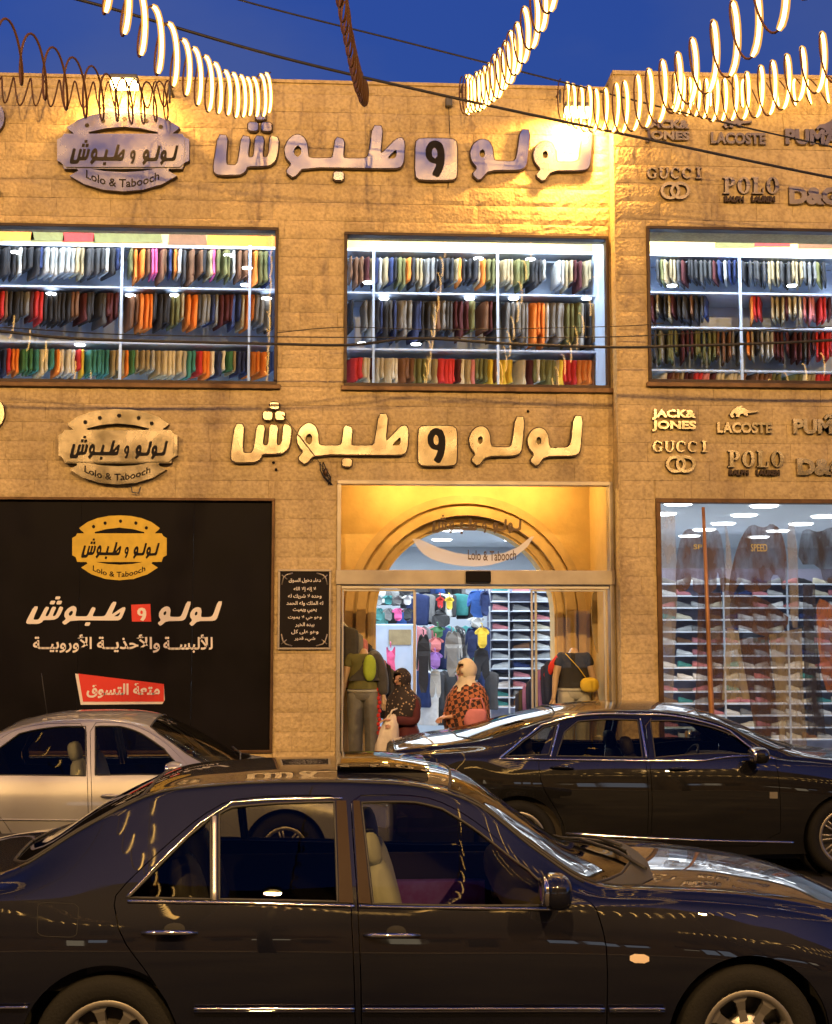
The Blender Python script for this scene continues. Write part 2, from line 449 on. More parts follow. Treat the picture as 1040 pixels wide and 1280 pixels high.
def text(s, bbox, Y, name, m, parent=None, d=.004, bold=0., arc=None, shear=0):
    """lettering filling the wall rectangle bbox=(x0,x1,z0,z1), front face at depth Y, thickness d"""
    c = bpy.data.curves.new(name, 'FONT'); c.body = s; c.size = 1; c.extrude = .5; c.offset = bold; c.resolution_u = 3; c.shear = shear
    o = bpy.data.objects.new(name, c); COL.objects.link(o)
    dg = bpy.context.evaluated_depsgraph_get(); me = bpy.data.meshes.new_from_object(o.evaluated_get(dg))
    bpy.data.objects.remove(o); bpy.data.curves.remove(c)
    v = np.zeros(len(me.vertices) * 3); me.vertices.foreach_get('co', v); v = v.reshape(-1, 3)
    lo, hi = v.min(0), v.max(0)
    x = (v[:, 0] - lo[0]) / (hi[0] - lo[0]); z = (v[:, 1] - lo[1]) / (hi[1] - lo[1]); dd = .5 - v[:, 2]
    X = bbox[0] + x * (bbox[1] - bbox[0]); Z = bbox[2] + z * (bbox[3] - bbox[2])
    if arc: Z = Z + arc * ((x - .5) * 2) ** 2
    off = wl(parent) if parent is not None else Vector((0, 0, 0))
    q = np.stack([X - off[0], Y + dd * d - off[1], Z - off[2]], 1)
    me.vertices.foreach_set('co', q.reshape(-1)); me.name = name; me.materials.clear(); me.materials.append(MATS[m] if isinstance(m, str) else m); me.update()
    o = bpy.data.objects.new(name, me); COL.objects.link(o)
    if parent is not None: o.parent = parent
    return o


# shop lettering, outlines in photograph pixels of the lower sign (x right, y down)
def cr(pts, ox, oy, s=.23077): return [(ox + a * s, oy + b * s) for a, b in pts]


GL = []   # (name, outline, holes)
GL.append(('letter', cr([(62, 128), (108, 132), (100, 250), (103, 283), (120, 287), (150, 286), (162, 265), (180, 132), (222, 140), (210, 225), (214, 245), (235, 245), (242, 225), (248, 132), (292, 138), (284, 225), (288, 245), (308, 243), (316, 220), (322, 128), (366, 143), (358, 230), (346, 265), (318, 286), (280, 290), (207, 291), (198, 318), (168, 336), (60, 337), (40, 322), (38, 288)], 280, 500), []))
GL.append(('letter_dot', cr([(248, 12), (298, 14), (298, 48), (250, 48)], 280, 500), []))
GL.append(('letter_dot', cr([(212, 62), (262, 64), (260, 107), (212, 105)], 280, 500), []))
GL.append(('letter_dot', cr([(279, 62), (329, 64), (329, 108), (279, 106)], 280, 500), []))
GL.append(('letter', cr([(465, 124), (492, 140), (508, 175), (512, 220), (514, 240), (530, 247), (625, 247), (638, 238), (652, 135), (696, 150), (688, 235), (696, 247), (800, 247), (817, 232), (840, 75), (888, 78), (876, 215), (884, 220), (955, 145), (985, 137), (998, 160), (994, 255), (982, 286), (955, 297), (490, 293), (440, 350), (400, 318), (432, 278), (402, 245), (394, 200), (412, 155), (440, 130)], 280, 500),
           [cr([(465, 180), (478, 198), (478, 225), (462, 243), (445, 232), (440, 212), (448, 190)], 280, 500), cr([(956, 195), (958, 228), (948, 246), (908, 247)], 280, 500)]))
GL.append(('letter_dot', cr([(642, 316), (692, 318), (690, 360), (641, 358)], 280, 500), []))
GL.append(('letter_block', cr([(100, 160), (120, 140), (285, 140), (308, 160), (308, 335), (290, 355), (120, 355), (98, 335)], 500, 500), []))
GLW = ('letter', cr([(205, 152), (232, 165), (246, 205), (246, 260), (236, 305), (214, 346), (180, 328), (200, 290), (204, 272), (172, 265), (151, 238), (149, 197), (165, 165), (185, 153)], 500, 500),
       [cr([(195, 188), (207, 200), (210, 232), (198, 246), (184, 236), (181, 212), (186, 195)], 500, 500)])
GL.append(('letter', cr([(440, 142), (468, 152), (486, 185), (490, 235), (498, 255), (590, 258), (608, 240), (628, 90), (675, 92), (660, 262), (648, 288), (618, 300), (468, 302), (420, 358), (385, 325), (412, 292), (382, 255), (374, 210), (390, 170), (415, 148)], 500, 500), [cr([(437, 193), (448, 205), (448, 230), (434, 240), (421, 227), (422, 205)], 500, 500)]))
GL.append(('letter', cr([(755, 150), (785, 160), (802, 195), (806, 240), (814, 260), (905, 258), (926, 238), (943, 88), (990, 88), (977, 268), (964, 292), (935, 300), (785, 302), (742, 360), (705, 330), (730, 294), (699, 258), (691, 215), (706, 175), (730, 155)], 500, 500), [cr([(753, 198), (764, 208), (765, 233), (750, 243), (738, 230), (740, 208)], 500, 500)]))


def lettering(mp, Y, d, parent, m, ms, block=None, wm='black_print', join=None, cut=1, gap=0.):
    """mp maps sign pixels to photo pixels; front at depth Y"""
    k = 0; J = MB()
    for nm, ou, ho in GL + [GLW]:
        if nm == 'letter_block' and block is None: continue
        isw = (nm, ou) == (GLW[0], GLW[1])
        o2 = px2([mp(*q) for q in chaikin(ou, cut, .18)], Y); h2 = [px2([mp(*q) for q in chaikin(h, cut, .18)], Y) for h in ho]
        b = J if join else MB(); yy = Y - .006 if (isw and block) else Y
        mi = [m, ms]
        if nm == 'letter_block': mi = [block, ms]
        if not join and not (isw and block): b.plate(inset(o2, -.013), h2, wallfn(Y + .012), d - .013, 1, 1)
        if isw: mi = [wm, wm]
        b.plate(o2, h2, wallfn(yy), d if not (isw and block) else .005, 0, 1)
        if not join: b.build(nm, mi, parent)
        k += 1
    if join: J.build(join, [m, ms], parent)


# ------------------------------------------------------------------ the ground
def ground():
    b = MB(); b.box(-60, 60, -60, 12.98, -.3, 0); o = b.build('road', 'asphalt'); tag(o, kind='structure')
    b = MB(); b.box(-60, 60, 13.16, 60, -.3, .148); o = b.build('pavement', 'paving'); tag(o, kind='structure')
    k = thing('kerb', 'pale stone kerb along the pavement before the shop', 'kerb', (0, 13.07, 0)); tag(k, kind='structure')
    del k['category']
    for i in range(-10, 12):
        c = MB(); c.box(i * .8 + .006, i * .8 + .794, 12.98, 13.16, -.2, .152 + random.uniform(-.003, .003)); c.build('kerb_stone', 'kerb', k, bevel=.012)
    b = MB(); b.box(-60, 60, -60.2, -6.0, -.29, .12); o = b.build('far_pavement', 'paving'); tag(o, kind='structure')


ground()
# ------------------------------------------------------------------ the shop building
YF, YR = 14.2, 13.95
XS = 3.03
building = thing('shop_building', 'two storey shop building of rough tan stone with lit display windows', 'building', (0, YF, 0))
W1 = (-5.2, -.765, 4.855, 6.655); W2 = (-.02, 3.006, 4.85, 6.62); W3 = (3.385, 7.2, 4.88, 6.67)
DR = (-.085, 3.01, .15, 3.785); BB = (-5.2, -.775, .79, 3.575); SW = (3.44, 7.2, .40, 3.575)
openL = [W1, W2, DR, BB]; openR = [W3, SW]


def wall_core(x0, x1, y0, y1, z0, z1, ops, name):
    xs = sorted({x0, x1} | {q for o in ops for q in o[:2] if x0 < q < x1}); zs = sorted({z0, z1} | {q for o in ops for q in o[2:] if z0 < q < z1})
    b = MB()
    for i in range(len(xs) - 1):
        for j in range(len(zs) - 1):
            cx, cz = (xs[i] + xs[i + 1]) / 2, (zs[j] + zs[j + 1]) / 2
            if any(o[0] < cx < o[1] and o[2] < cz < o[3] for o in ops): continue
            b.box(xs[i], xs[i + 1], y0, y1, zs[j], zs[j + 1])
    return b.build(name, 'mortar', building)


wall_core(-5.2, XS, YF + .012, YF + .30, -.1, 8.36, openL, 'wall')
wall_core(XS + .012, 7.2, YR + .012, YF + .30, -.1, 8.44, openR, 'wall')


def block_mesh(seed, smoothness):
    rnd = random.Random(seed); nx, nz = 7, 4; b = MB(); vs = []
    for j in range(nz + 1):
        for i in range(nx + 1):
            e = i in (0, nx) or j in (0, nz)  # noqa
            u = i / nx; v = j / nz
            if not e: u += rnd.uniform(-.04, .04); v += rnd.uniform(-.06, .06)
            y = .002 if e else -(.004 + rnd.random() * .008 * (1 - smoothness))
            vs.append((u - .5, y, v - .5))
    fs = []
    for j in range(nz):
        for i in range(nx):
            a = j * (nx + 1) + i; fs.append((a, a + 1, a + nx + 2, a + nx + 1))
    b.add(vs, fs, 0, False)
    # sides
    ring = [i for i in range(nx + 1)] + [(j + 1) * (nx + 1) - 1 for j in range(1, nz + 1)] + [nz * (nx + 1) + i for i in range(nx - 1, -1, -1)] + [j * (nx + 1) for j in range(nz - 1, 0, -1)]
    n = len(ring); rv = [vs[i] for i in ring] + [(vs[i][0], .03, vs[i][2]) for i in ring]
    b.add(rv, [(k, k + n, (k + 1) % n + n, (k + 1) % n) for k in range(n)], 0, False)
    me = bpy.data.meshes.new('stone_block'); me.from_pydata(b.v, [], b.f); me.materials.append(MATS['stone'])
    for p in me.polygons: p.use_smooth = False
    return me


BLR = [block_mesh(i, 0.0) for i in range(8)]; BLS = [block_mesh(50 + i, .75) for i in range(5)]
NB = [0]


def sub_rects(r, ops):
    rs = [r]
    for o in ops:
        nr = []
        for (a, b, c, d) in rs:
            if o[1] <= a or o[0] >= b or o[3] <= c or o[2] >= d: nr.append((a, b, c, d)); continue
            if o[0] > a: nr.append((a, o[0], c, d)); a = o[0]
            if o[1] < b: nr.append((o[1], b, c, d)); b = o[1]
            if o[2] > c: nr.append((a, b, c, o[2]))
            if o[3] < d: nr.append((a, b, o[3], d))
        rs = nr
    return rs


small = []


def lay(x0, x1, zt, Y, ops, x_vis0, x_vis1):
    z = -.05; k = 0
    while z < zt - .02:
        z1 = min(z + .2125, zt)
        x = x0 - random.uniform(0, .3)
        while x < x1:
            L = random.choice((.42, .52, .6, .7)); a, b = max(x, x0), min(x + L, x1); x += L
            if x1 - b < .12: b = x1; x = x1
            for q in sub_rects((a, b, z, z1), ops):
                w, h = q[1] - q[0], q[3] - q[2]
                if w < .05 or h < .03: continue
                vis = z1 > .55 and q[1] > x_vis0 and q[0] < x_vis1
                if not vis: continue
                g = .0016
                rough = (q[0] < -.3 or (q[0] < 3 and q[3] > 4.6)) and random.random() < .8
                me = random.choice(BLR if rough else BLS)
                o = bpy.data.objects.new('stone_block', me); COL.objects.link(o); o.parent = building
                o.location = ((q[0] + q[1]) / 2, Y - YF + random.uniform(-.002, .003), (q[2] + q[3]) / 2)
                o.scale = (w - 2 * g, 1 if rough else .8, h - 2 * g); NB[0] += 1
                if random.random() < .5 and w > .25: o.rotation_euler = (0, math.pi, 0)
        z = z1; k += 1


lay(-5.2, XS, 8.36, YF, openL, -4.25, 9)
lay(XS + .02, 7.2, 8.44, YR, openR, 0, 6.0)
print('stone blocks', NB[0])
c = MB()                                             # coping and side return of the projecting part
c.box(-5.2, XS, YF - .02, YF + .32, 8.36, 8.40); c.box(XS - .005, 7.2, YR - .02, YF + .32, 8.44, 8.49); c.build('coping', 'stone', building, bevel=.006)
c = MB(); c.box(XS, XS + .02, YR + .004, YF, -.1, 8.44); c.build('return_wall', 'stone', building)
c = MB()
c.box(-30, -5.2, YF, YF + 10, 0, 8.36); c.box(7.2, 30, YR, YF + .25, 0, 8.44); c.box(9.62, 30, YF + .26, YF + 10, 0, 8.44); c.box(-5.2, 9.6, YF + 8.9, YF + 9.1, 0, 8.3)
c.box(-5.2, 9.6, YF + .3, YF + 9, 8.0, 8.2)
c.build('side_wall', 'mortar', building)


def frame_part(o, Y, w, name='frame', m='bronze', parent=building, dep=.10, out=.03):
    x0, x1, z0, z1 = o; b = MB()
    b.box(x0, x1, Y - out, Y + dep, z1 - w, z1); b.box(x0, x1, Y - out, Y + dep, z0, z0 + w)
    b.box(x0, x0 + w, Y - out + .001, Y + dep, z0 + w, z1 - w); b.box(x1 - w, x1, Y - out + .001, Y + dep, z0 + w, z1 - w)
    return b.build(name, m, parent, bevel=.004)


def pane_part(o, Y, parent, name='pane', m='shop_glass'):
    x0, x1, z0, z1 = o; b = MB(); b.add([(x0, Y, z0), (x1, Y, z0), (x1, Y, z1), (x0, Y, z1)], [(0, 1, 2, 3)])
    return b.build(name, m, parent)


for o_, Y_ in ((W1, YF), (W2, YF), (W3, YR)):
    f = frame_part(o_, Y_, .035, 'window', 'dark_bronze')
    pane_part((o_[0] + .035, o_[1] - .035, o_[2] + .035, o_[3] - .035), Y_ + .05, f)
    s = MB(); s.box(o_[0] - .03, o_[1] + .04, Y_ - .055, Y_ - .0, o_[2] - .055, o_[2] - .002); s.build('window_sill', 'bronze', building, bevel=.006)
f = frame_part(SW, YR, .05, 'window', 'bronze')
pane_part((SW[0] + .05, SW[1] - .05, SW[2] + .05, SW[3] - .05), YR + .05, f, 'pane', 'door_glass')
# ------------------------------------------------------------------ rooms behind the upper windows
def area(name, loc, sx, sy, e, col, rot):
    l = bpy.data.lights.new(name, 'AREA'); l.shape = 'RECTANGLE'; l.size = sx; l.size_y = sy; l.energy = e; l.color = col
    o = bpy.data.objects.new(name, l); COL.objects.link(o); o.location = loc; o.rotation_euler = rot; return o


def point(name, loc, e, col, r=.08):
    l = bpy.data.lights.new(name, 'POINT'); l.energy = e; l.color = col; l.shadow_soft_size = r
    o = bpy.data.objects.new(name, l); COL.objects.link(o); o.location = loc; return o


def garment_mesh(seed, h, col):
    rnd = random.Random(seed); rings = []
    w1, w2 = rnd.uniform(-.02, .01), rnd.uniform(-.02, .02)
    lv = [(0, .012, .004), (-.02, .05, .005), (-.05, .15, .010), (-.10, .205, .016), (-.22, .212, .019), (-.45, .205 + w1, .017), (-.7, .20 + w1, .018), (-.92, .20 + w2, .017), (-.97, .195 + w2, .016), (-1, .18 + w2, .008)]
    for z, dy, dx in lv:
        sh = rnd.uniform(-.004, .004); dx *= rnd.uniform(.75, 1.2)
        rings.append([(sh + a * dx, bb * dy, z * h) for a, bb in ((0, -1), (1, -.75), (1, 0), (.8, .8), (0, 1), (-.8, .8), (-1, 0), (-1, -.75))])
    b = MB(); b.loft(rings, 0, True, True)
    me = bpy.data.meshes.new('garment'); me.from_pydata(b.v, [], b.f); me.materials.append(MATS['cloth_' + col])
    for p in me.polygons: p.use_smooth = True
    return me


GM = {}
CN = dict(khaki='khaki', light_grey='pale grey', cream='cream', rose='dusty rose', black='black', charcoal='charcoal', grey='grey', navy='navy', blue='blue', teal='teal', green='dark green', olive='olive', white='white', red='red', maroon='maroon', orange='orange', yellow='yellow', brown='brown', pink='pink', purple='purple')
DARK = ['black', 'charcoal', 'black', 'navy', 'grey', 'olive', 'brown', 'charcoal', 'black', 'maroon']
MIX = ['black', 'charcoal', 'olive', 'khaki', 'brown', 'maroon', 'grey', 'black', 'olive', 'orange', 'charcoal', 'khaki', 'navy', 'light_grey']
WARM = ['orange', 'red', 'cream', 'yellow', 'khaki', 'rose', 'white', 'maroon', 'brown', 'olive']
CLRW = ['khaki', 'cream', 'green', 'light_grey', 'yellow', 'white', 'teal', 'red', 'navy', 'orange']
n_g = [0]; massb = {}


def railside(win, x0, x1):
    m = (max(win[0], -4.2) + min(win[1], 6)) / 2
    return 'all the' if x0 < m - .8 and x1 > m + .8 else ('the left bay of' if (x0 + x1) / 2 < m else 'the right bay of')


def garment_row(win, wn, x0, x1, ptop, pbot, pal, rown, Y=15.22, rot=20, step=.056, runs=None):
    z = P(600, ptop, Y)[2]; h = z - P(600, pbot, Y)[2]
    b = MB(); b.tube([(x0, Y, z - .004), (x1, Y, z - .004)], .012, 8)
    rail = b.build('clothes_rail', 'post_grey', None)
    tag(rail, 'steel clothes rail carrying %s garments, %s row behind the %s' % (railside(win, x0, x1), rown, wn), 'clothes rail')
    x = x0 + .05; c = random.choice(pal); left = 0
    while x < x1 - .03:
        if left <= 0: c = random.choice(pal); left = random.choice((1, 1, 1, 2, 3))
        left -= 1
        key = (c, random.randint(0, 3), round(h, 2))
        if key not in GM: GM[key] = garment_mesh(hash((key[1], round(h, 2))) % 9999, h * 1.0, c)
        n_g[0] += 1
        rz = R(rot + random.uniform(-7, 7)); sc = random.uniform(.74, 1.05)
        if n_g[0] <= 298:
            o = bpy.data.objects.new('hanging_garment', GM[key]); COL.objects.link(o)
            o.location = (x, Y + random.uniform(-.02, .02), z); o.rotation_euler = (0, 0, rz); o.scale = (1, 1, sc)
            pt_ = ('left', 'middle', 'right')[min(2, int(3 * (x - x0) / (x1 - x0)))]
            tag(o, '%s garment in the %s part of the %s row behind the %s' % (CN[c], pt_, rown, wn), 'garment', '%s garments, %s part of the %s row, %s' % (CN[c], pt_, rown, wn))
        else:
            m = massb.setdefault(c, MB()); me = GM[key]; ca, sa = math.cos(rz), math.sin(rz)
            m.add([(x + v.co.x * ca - v.co.y * sa, Y + v.co.x * sa + v.co.y * ca, z + v.co.z * sc) for v in me.vertices], [tuple(p.vertices) for p in me.polygons], 0, True)
        x += step * random.uniform(.8, 1.25)
        if random.random() < .03: x += .12


def upper_room(win, Yw, wn, posts, shelves, rows, posters, warm):
    x0, x1, z0, z1 = win; xa, xb = max(x0, -4.7) - .35, min(x1, 6.4) + .35
    Yf, Yb = 14.98, 15.62
    b = MB(); b.box(xa, xb, Yb, Yb + .03, z0 - .3, 7.0); b.box(xa - .03, xa, Yw + .31, Yb + .03, z0 - .3, 7.0); b.box(xb, xb + .03, Yw + .31, Yb + .03, z0 - .3, 7.0)
    b.build('room_wall', 'panel_blue', building)
    b = MB(); b.box(xa - .03, xb + .03, YF + .31, Yb + .03, 7.0, 7.05); b.build('room_ceiling', 'ceiling_mat', building)
    b = MB(); b.box(xa - .03, xb + .03, YF + .31, Yb + .03, z0 - .34, z0 - .3); b.build('room_floor', 'ceiling_mat', building)
    sh = thing('shelving_unit', 'pale blue wall shelving with hanging rails behind the %s' % wn, 'shelving', ((xa + xb) / 2, Yb, z0 - .3))
    zb = P(600, 313, 15.1)[2]
    b = MB(); b.box(xa, xb, 15.1, Yb, zb - .03, zb); b.build('shelf', 'shelf_white', sh)
    bk = MB(); bk.box(xa, xb, 15.12, 15.16, zb + .002, 6.99); o = bk.build('bulkhead', 'bulkhead', building)
    for p in shelves:
        z = P(600, p, Yf)[2]; b = MB(); b.box(xa, xb, Yf, Yb - .001, z - .012, z + .012); b.build('shelf', 'shelf_blue', sh, bevel=.003)
    for p in posts:
        x = P(p, 380, Yf)[0]; b = MB(); b.box(x - .014, x + .014, Yf - .03, Yf - .002, z0 - .3, zb - .031); b.build('post', 'panel_blue', sh)
    for (rx0, rx1, pt, pb, pal, rn, rot) in rows:
        garment_row(win, wn, P(rx0, 380, 15.22)[0], P(rx1, 380, 15.22)[0], pt, pb, pal, rn, rot=rot)
    for (a, b_, c_, d_, m) in posters:
        q = MB(); pts = px2([(a, c_), (b_, c_), (b_ + 3, d_), (a - 2, d_)], 15.11)
        q.plate(pts, [], wallfn(15.108), .01); q.build('poster_print', m, o)
    xm0, xm1 = max(x0, -4.5), min(x1, 6.2)
    area('shelf_lamp', ((xm0 + xm1) / 2, 14.62, 6.9), xm1 - xm0, .25, 92, (.70, .84, 1), (R(22), 0, 0))
    area('bulkhead_lamp', ((xm0 + xm1) / 2, 14.9, 6.96), xm1 - xm0, .06, 9, (1, .72, .3), (R(35), 0, 0))


def spots(pts, wn, Yf=15.05):
    for io, (px, py) in enumerate(sorted(pts)):
        p = P(px, py, Yf); t = MB()
        t.lathe([(.0, 0), (.055, 0), (.062, .012), (.0, .013)], (p[0], p[1], p[2]), 16, 0, 'z'); o = t.build('shelf_downlight', 'lamp_white')
        tag(o, 'small white shelf downlight, %s from the left behind the %s' % (('first', 'second', 'third', 'fourth', 'fifth', 'sixth', 'seventh', 'eighth', 'ninth')[io], wn), 'light', 'shelf downlights behind the %s' % wn)


CW, LW_, RW = 'centre upper window', 'left upper window', 'right upper window'
upper_room(W2, YF, CW, (467, 622, 752), (368, 438), [
    (432, 752, 326, 362, MIX, 'top', 12), (432, 620, 378, 428, DARK, 'middle', 14), (626, 752, 378, 434, MIX + ['yellow'], 'middle', 10), (432, 756, 450, 486, WARM, 'bottom', 24)],
    [], True)
spots([(460, 354), (598, 324), (663, 325), (480, 374), (587, 374), (642, 374), (733, 374), (453, 430), (520, 431)], CW)
upper_room(W1, YF, LW_, (152, 312), (366, 434), [
    (-30, 148, 320, 356, ['charcoal', 'grey', 'black', 'khaki', 'navy', 'light_grey'], 'top', 30), (156, 340, 320, 362, MIX + ['pink', 'navy'], 'top', 18), (-30, 148, 374, 416, DARK + ['red'], 'middle', 28), (156, 340, 374, 418, MIX, 'middle', 25), (-30, 344, 444, 478, CLRW, 'bottom', 26)],
    [(0, 40, 284, 300, 'cloth_orange'), (40, 78, 285, 301, 'cloth_olive'), (80, 116, 285, 302, 'cloth_red'), (118, 200, 286, 303, 'cloth_olive'), (212, 256, 287, 306, 'cloth_brown'), (260, 345, 288, 309, 'cloth_orange')], True)
spots([(286, 320), (64, 368), (163, 370), (218, 370), (333, 374), (307, 357), (309, 336), (20, 316), (100, 432)], LW_)
upper_room(W3, YR, RW, (925,), (362, 406, 460), [
    (820, 1040, 323, 353, DARK + ['khaki', 'light_grey'], 'top', -22), (812, 888, 367, 400, DARK + ['khaki'], 'second', -20), (934, 1040, 367, 400, ['red', 'orange', 'khaki', 'rose', 'maroon', 'cream'], 'second', -18), (812, 925, 411, 450, DARK + ['teal'], 'third', -14), (930, 1040, 411, 446, ['red', 'maroon', 'orange', 'khaki', 'light_grey', 'charcoal'], 'third', -16), (815, 1040, 464, 484, WARM, 'bottom', 18)],
    [(896, 940, 287, 309, 'cloth_olive'), (945, 985, 287, 308, 'cloth_red'), (1000, 1040, 290, 310, 'cloth_brown')], True)
spots([(880, 465), (1036, 412), (840, 358), (990, 358)], RW)
for c, m in massb.items():
    o = m.build('garment_mass', 'cloth_' + c); tag(o, '%s garments seen small among the rails behind the upper windows' % CN[c], 'garments', kind='stuff')

# ------------------------------------------------------------------ ground floor shop
ZC = 3.62
b = MB(); b.box(-5, 9.6, 14.25, 23.0, -.05, .15); b.build('shop_floor', 'tile_floor', building)
b = MB(); b.box(3.05, 9.6, 14.27, 15.9, ZC, ZC + .05); b.box(-5, 9.6, 15.9, 23, ZC, ZC + .05); b.build('shop_ceiling', 'ceiling_mat', building)
b = MB(); b.box(-5, 9.6, 22.9, 22.95, .15, ZC); b.box(-5, -4.9, 14.5, 22.9, .15, ZC); b.box(9.55, 9.6, 14.51, 22.9, .15, ZC); b.box(7.21, 9.6, 14.46, 14.5, .15, ZC)
b.box(3.03, 3.1, 14.3, 15.9, .15, ZC); b.build('shop_wall', 'white_wall', building)
k = 0
ROWN = {}
for (px, py) in [(848, 627), (955, 629), (1062, 628), (829, 640), (930, 641), (1030, 642), (904, 652), (1001, 652), (1090, 652), (880, 660), (972, 661), (1060, 661), (800, 652), (862, 668), (948, 669)]:
    Y = 1600 * (ZC - H) / (790 - py); p = P(px, py, Y)
    t = MB(); t.lathe([(0, -.02), (.15, -.02), (.17, -.004), (0, -.003)], (p[0], p[1], ZC), 20, 0, 'z'); o = t.build('ceiling_light', 'lamp_white')
    ROWN.setdefault(round(Y), []).append(px); tag(o, 'white ceiling light, %s from left, %s row, behind the right shop window' % (('first', 'second', 'third', 'fourth', 'fifth')[len([q for q in ROWN[round(Y)]]) - 1], {15: 'front', 16: 'second', 17: 'third', 18: 'fourth', 19: 'fifth', 20: 'back'}.get(round(Y), 'back')), 'ceiling light', 'round ceiling lights of the shop')
for x in (0.2, 1.6, 2.8):
    for Y in (17, 19, 21):
        t = MB(); t.lathe([(0, -.02), (.15, -.02), (.17, -.004), (0, -.003)], (x, Y, ZC), 20, 0, 'z'); o = t.build('ceiling_light', 'lamp_white')
        tag(o, 'round white ceiling light behind the doorway, %s one of the %s row' % ({0.2: 'left', 1.6: 'middle', 2.8: 'right'}[x], {17: 'nearest', 19: 'middle', 21: 'farthest'}[Y]), 'ceiling light', 'ceiling lights behind the doorway')
area('shop_light', (1.4, 19, 3.55), 4, 5, 260, (.82, .92, 1), (0, 0, 0))
area('shop_light', (5.2, 17.5, 3.55), 3, 6, 78, (.85, .90, 1), (0, 0, 0))

# shoes
def shoe_mesh(col, seed):
    rnd = random.Random(seed); rings = []
    for x, w, h in ((-.145, .022, .06), (-.14, .030, .098), (-.11, .036, .105), (-.06, .036, .100), (-.035, .038, .088), (.0, .040, .074), (.04, .044, .062), (.08, .047, .056), (.115, .044, .05), (.138, .034, .036), (.148, .018, .02)):
        h *= rnd.uniform(.9, 1.1)
        rings.append([(x, -w, .0), (x, w, .0), (x, w * 1.02, h * .45), (x, w * .55, h), (x, -w * .55, h), (x, -w * 1.02, h * .45)])
    b = MB(); b.loft(rings, 0); b.add([(-.15, -.045, 0), (.155, -.045, 0), (.155, .045, 0), (-.15, .045, 0), (-.15, -.045, -.02), (.155, -.045, -.02), (.155, .045, -.02), (-.15, .045, -.02)],
                                        [(0, 1, 2, 3), (4, 7, 6, 5), (0, 4, 5, 1), (1, 5, 6, 2), (2, 6, 7, 3), (3, 7, 4, 0)], 1)
    me = bpy.data.meshes.new('shoe'); me.from_pydata([(x, y, z + .02) for x, y, z in b.v], [], b.f)
    me.materials.append(MATS['cloth_' + col]); me.materials.append(MATS['cloth_white'])
    me.polygons.foreach_set('material_index', b.m); me.polygons.foreach_set('use_smooth', b.s); return me


SH = {}
SHC = ['light_grey', 'light_grey', 'white', 'grey', 'white', 'rose', 'light_grey', 'black', 'charcoal', 'teal', 'navy', 'rose', 'cream', 'brown', 'white']


def shoe_rack(name, label, x0, x1, Y, zs, where, posts, gap=.33, depth=.34, sc=1., skip=.03, back='panel_lilac'):
    t = thing(name, label, 'shoe rack', ((x0 + x1) / 2, Y, .15))
    b = MB(); b.box(x0, x1, Y + depth, Y + depth + .02, .16, max(zs) + .25); b.build('back_panel', back, t)
    ORD = ['lowest', 'second lowest', 'third lowest', 'fourth lowest', 'fifth', 'sixth', 'seventh', 'eighth', 'ninth', 'tenth', 'eleventh', 'twelfth', 'thirteenth', 'fourteenth', 'fifteenth']
    for iz, z in enumerate(zs):
        b = MB(); b.box(x0, x1, Y, Y + depth - .002, z - .009, z); b.build('shelf', 'shelf_white', t)
        x = x0 + .2
        while x < x1 - .1:
            if random.random() > skip:
                c = random.choice(SHC); k = (c, random.randint(0, 2))
                if k not in SH: SH[k] = shoe_mesh(c, k[1])
                o = bpy.data.objects.new('shoe', SH[k]); COL.objects.link(o); o.location = (x, Y + .12, z + .001); o.rotation_euler = (0, 0, math.pi * (random.random() < .25) + random.uniform(-.3, .3)); o.scale = (sc, sc, sc)
                tag(o, '%s shoe on the %s shelf of %s' % (CN[c], ORD[iz], where), 'shoe', '%s shoes, %s shelf of %s' % (CN[c], ORD[iz], where))
            x += gap
    for x in posts:
        b = MB(); b.box(x - .012, x + .012, Y - .03, Y - .003, .16, max(zs) + .25); b.build('post', 'post_grey', t)


zs = [P(650, p, 21.)[2] for p in (884, 872, 860, 848, 836, 824, 812, 800, 788, 776, 764, 752, 740)]
xa, xb = P(612, 800, 21.)[0], P(703, 800, 21.)[0]
shoe_rack('shoe_rack', 'tall white rack of shoes seen through the right half of the doorway', xa, xb, 21., zs, 'the tall rack seen through the doorway', [xa, P(636, 800, 21)[0], P(670, 800, 21)[0], xb], gap=.34, sc=.95)
zs = [P(900, p, 19.)[2] for p in range(925, 715, -15)]
xa, xb = P(822, 800, 19.)[0], P(1075, 800, 19.)[0]
shoe_rack('shoe_rack', 'long rack of shoes filling the room behind the right shop window', xa, xb, 19., zs[:14], 'the rack behind the right shop window', [xa, P(905, 800, 19)[0], P(985, 800, 19)[0]], gap=.235, sc=.80, skip=.06, back='panel_lilac')

# hanging clothes shown front-on
SHAPES = dict(
    shirt=[(-.12, 0), (-.22, -.04), (-.5, -.22), (-.42, -.38), (-.28, -.28), (-.28, -1), (.28, -1), (.28, -.28), (.42, -.38), (.5, -.22), (.22, -.04), (.12, 0), (0, -.06)],
    coat=[(-.12, 0), (-.3, -.04), (-.42, -.2), (-.5, -.6), (-.38, -.62), (-.3, -.3), (-.34, -1), (.34, -1), (.3, -.3), (.38, -.62), (.5, -.6), (.42, -.2), (.3, -.04), (.12, 0), (0, -.07)],
    dress=[(-.25, 0), (-.32, -.02), (-.3, -.2), (-.25, -.4), (-.5, -1), (.5, -1), (.25, -.4), (.3, -.2), (.32, -.02), (.25, 0), (.12, -.12), (-.12, -.12)],
    trousers=[(-.35, 0), (-.45, -.3), (-.5, -1), (-.1, -1), (0, -.4), (.1, -1), (.5, -1), (.45, -.3), (.35, 0)],
    bag=[(-.35, -.35), (-.25, -.05), (-.1, 0), (.1, 0), (.25, -.05), (.35, -.35), (.5, -.4), (.48, -1), (-.48, -1), (-.5, -.4)])


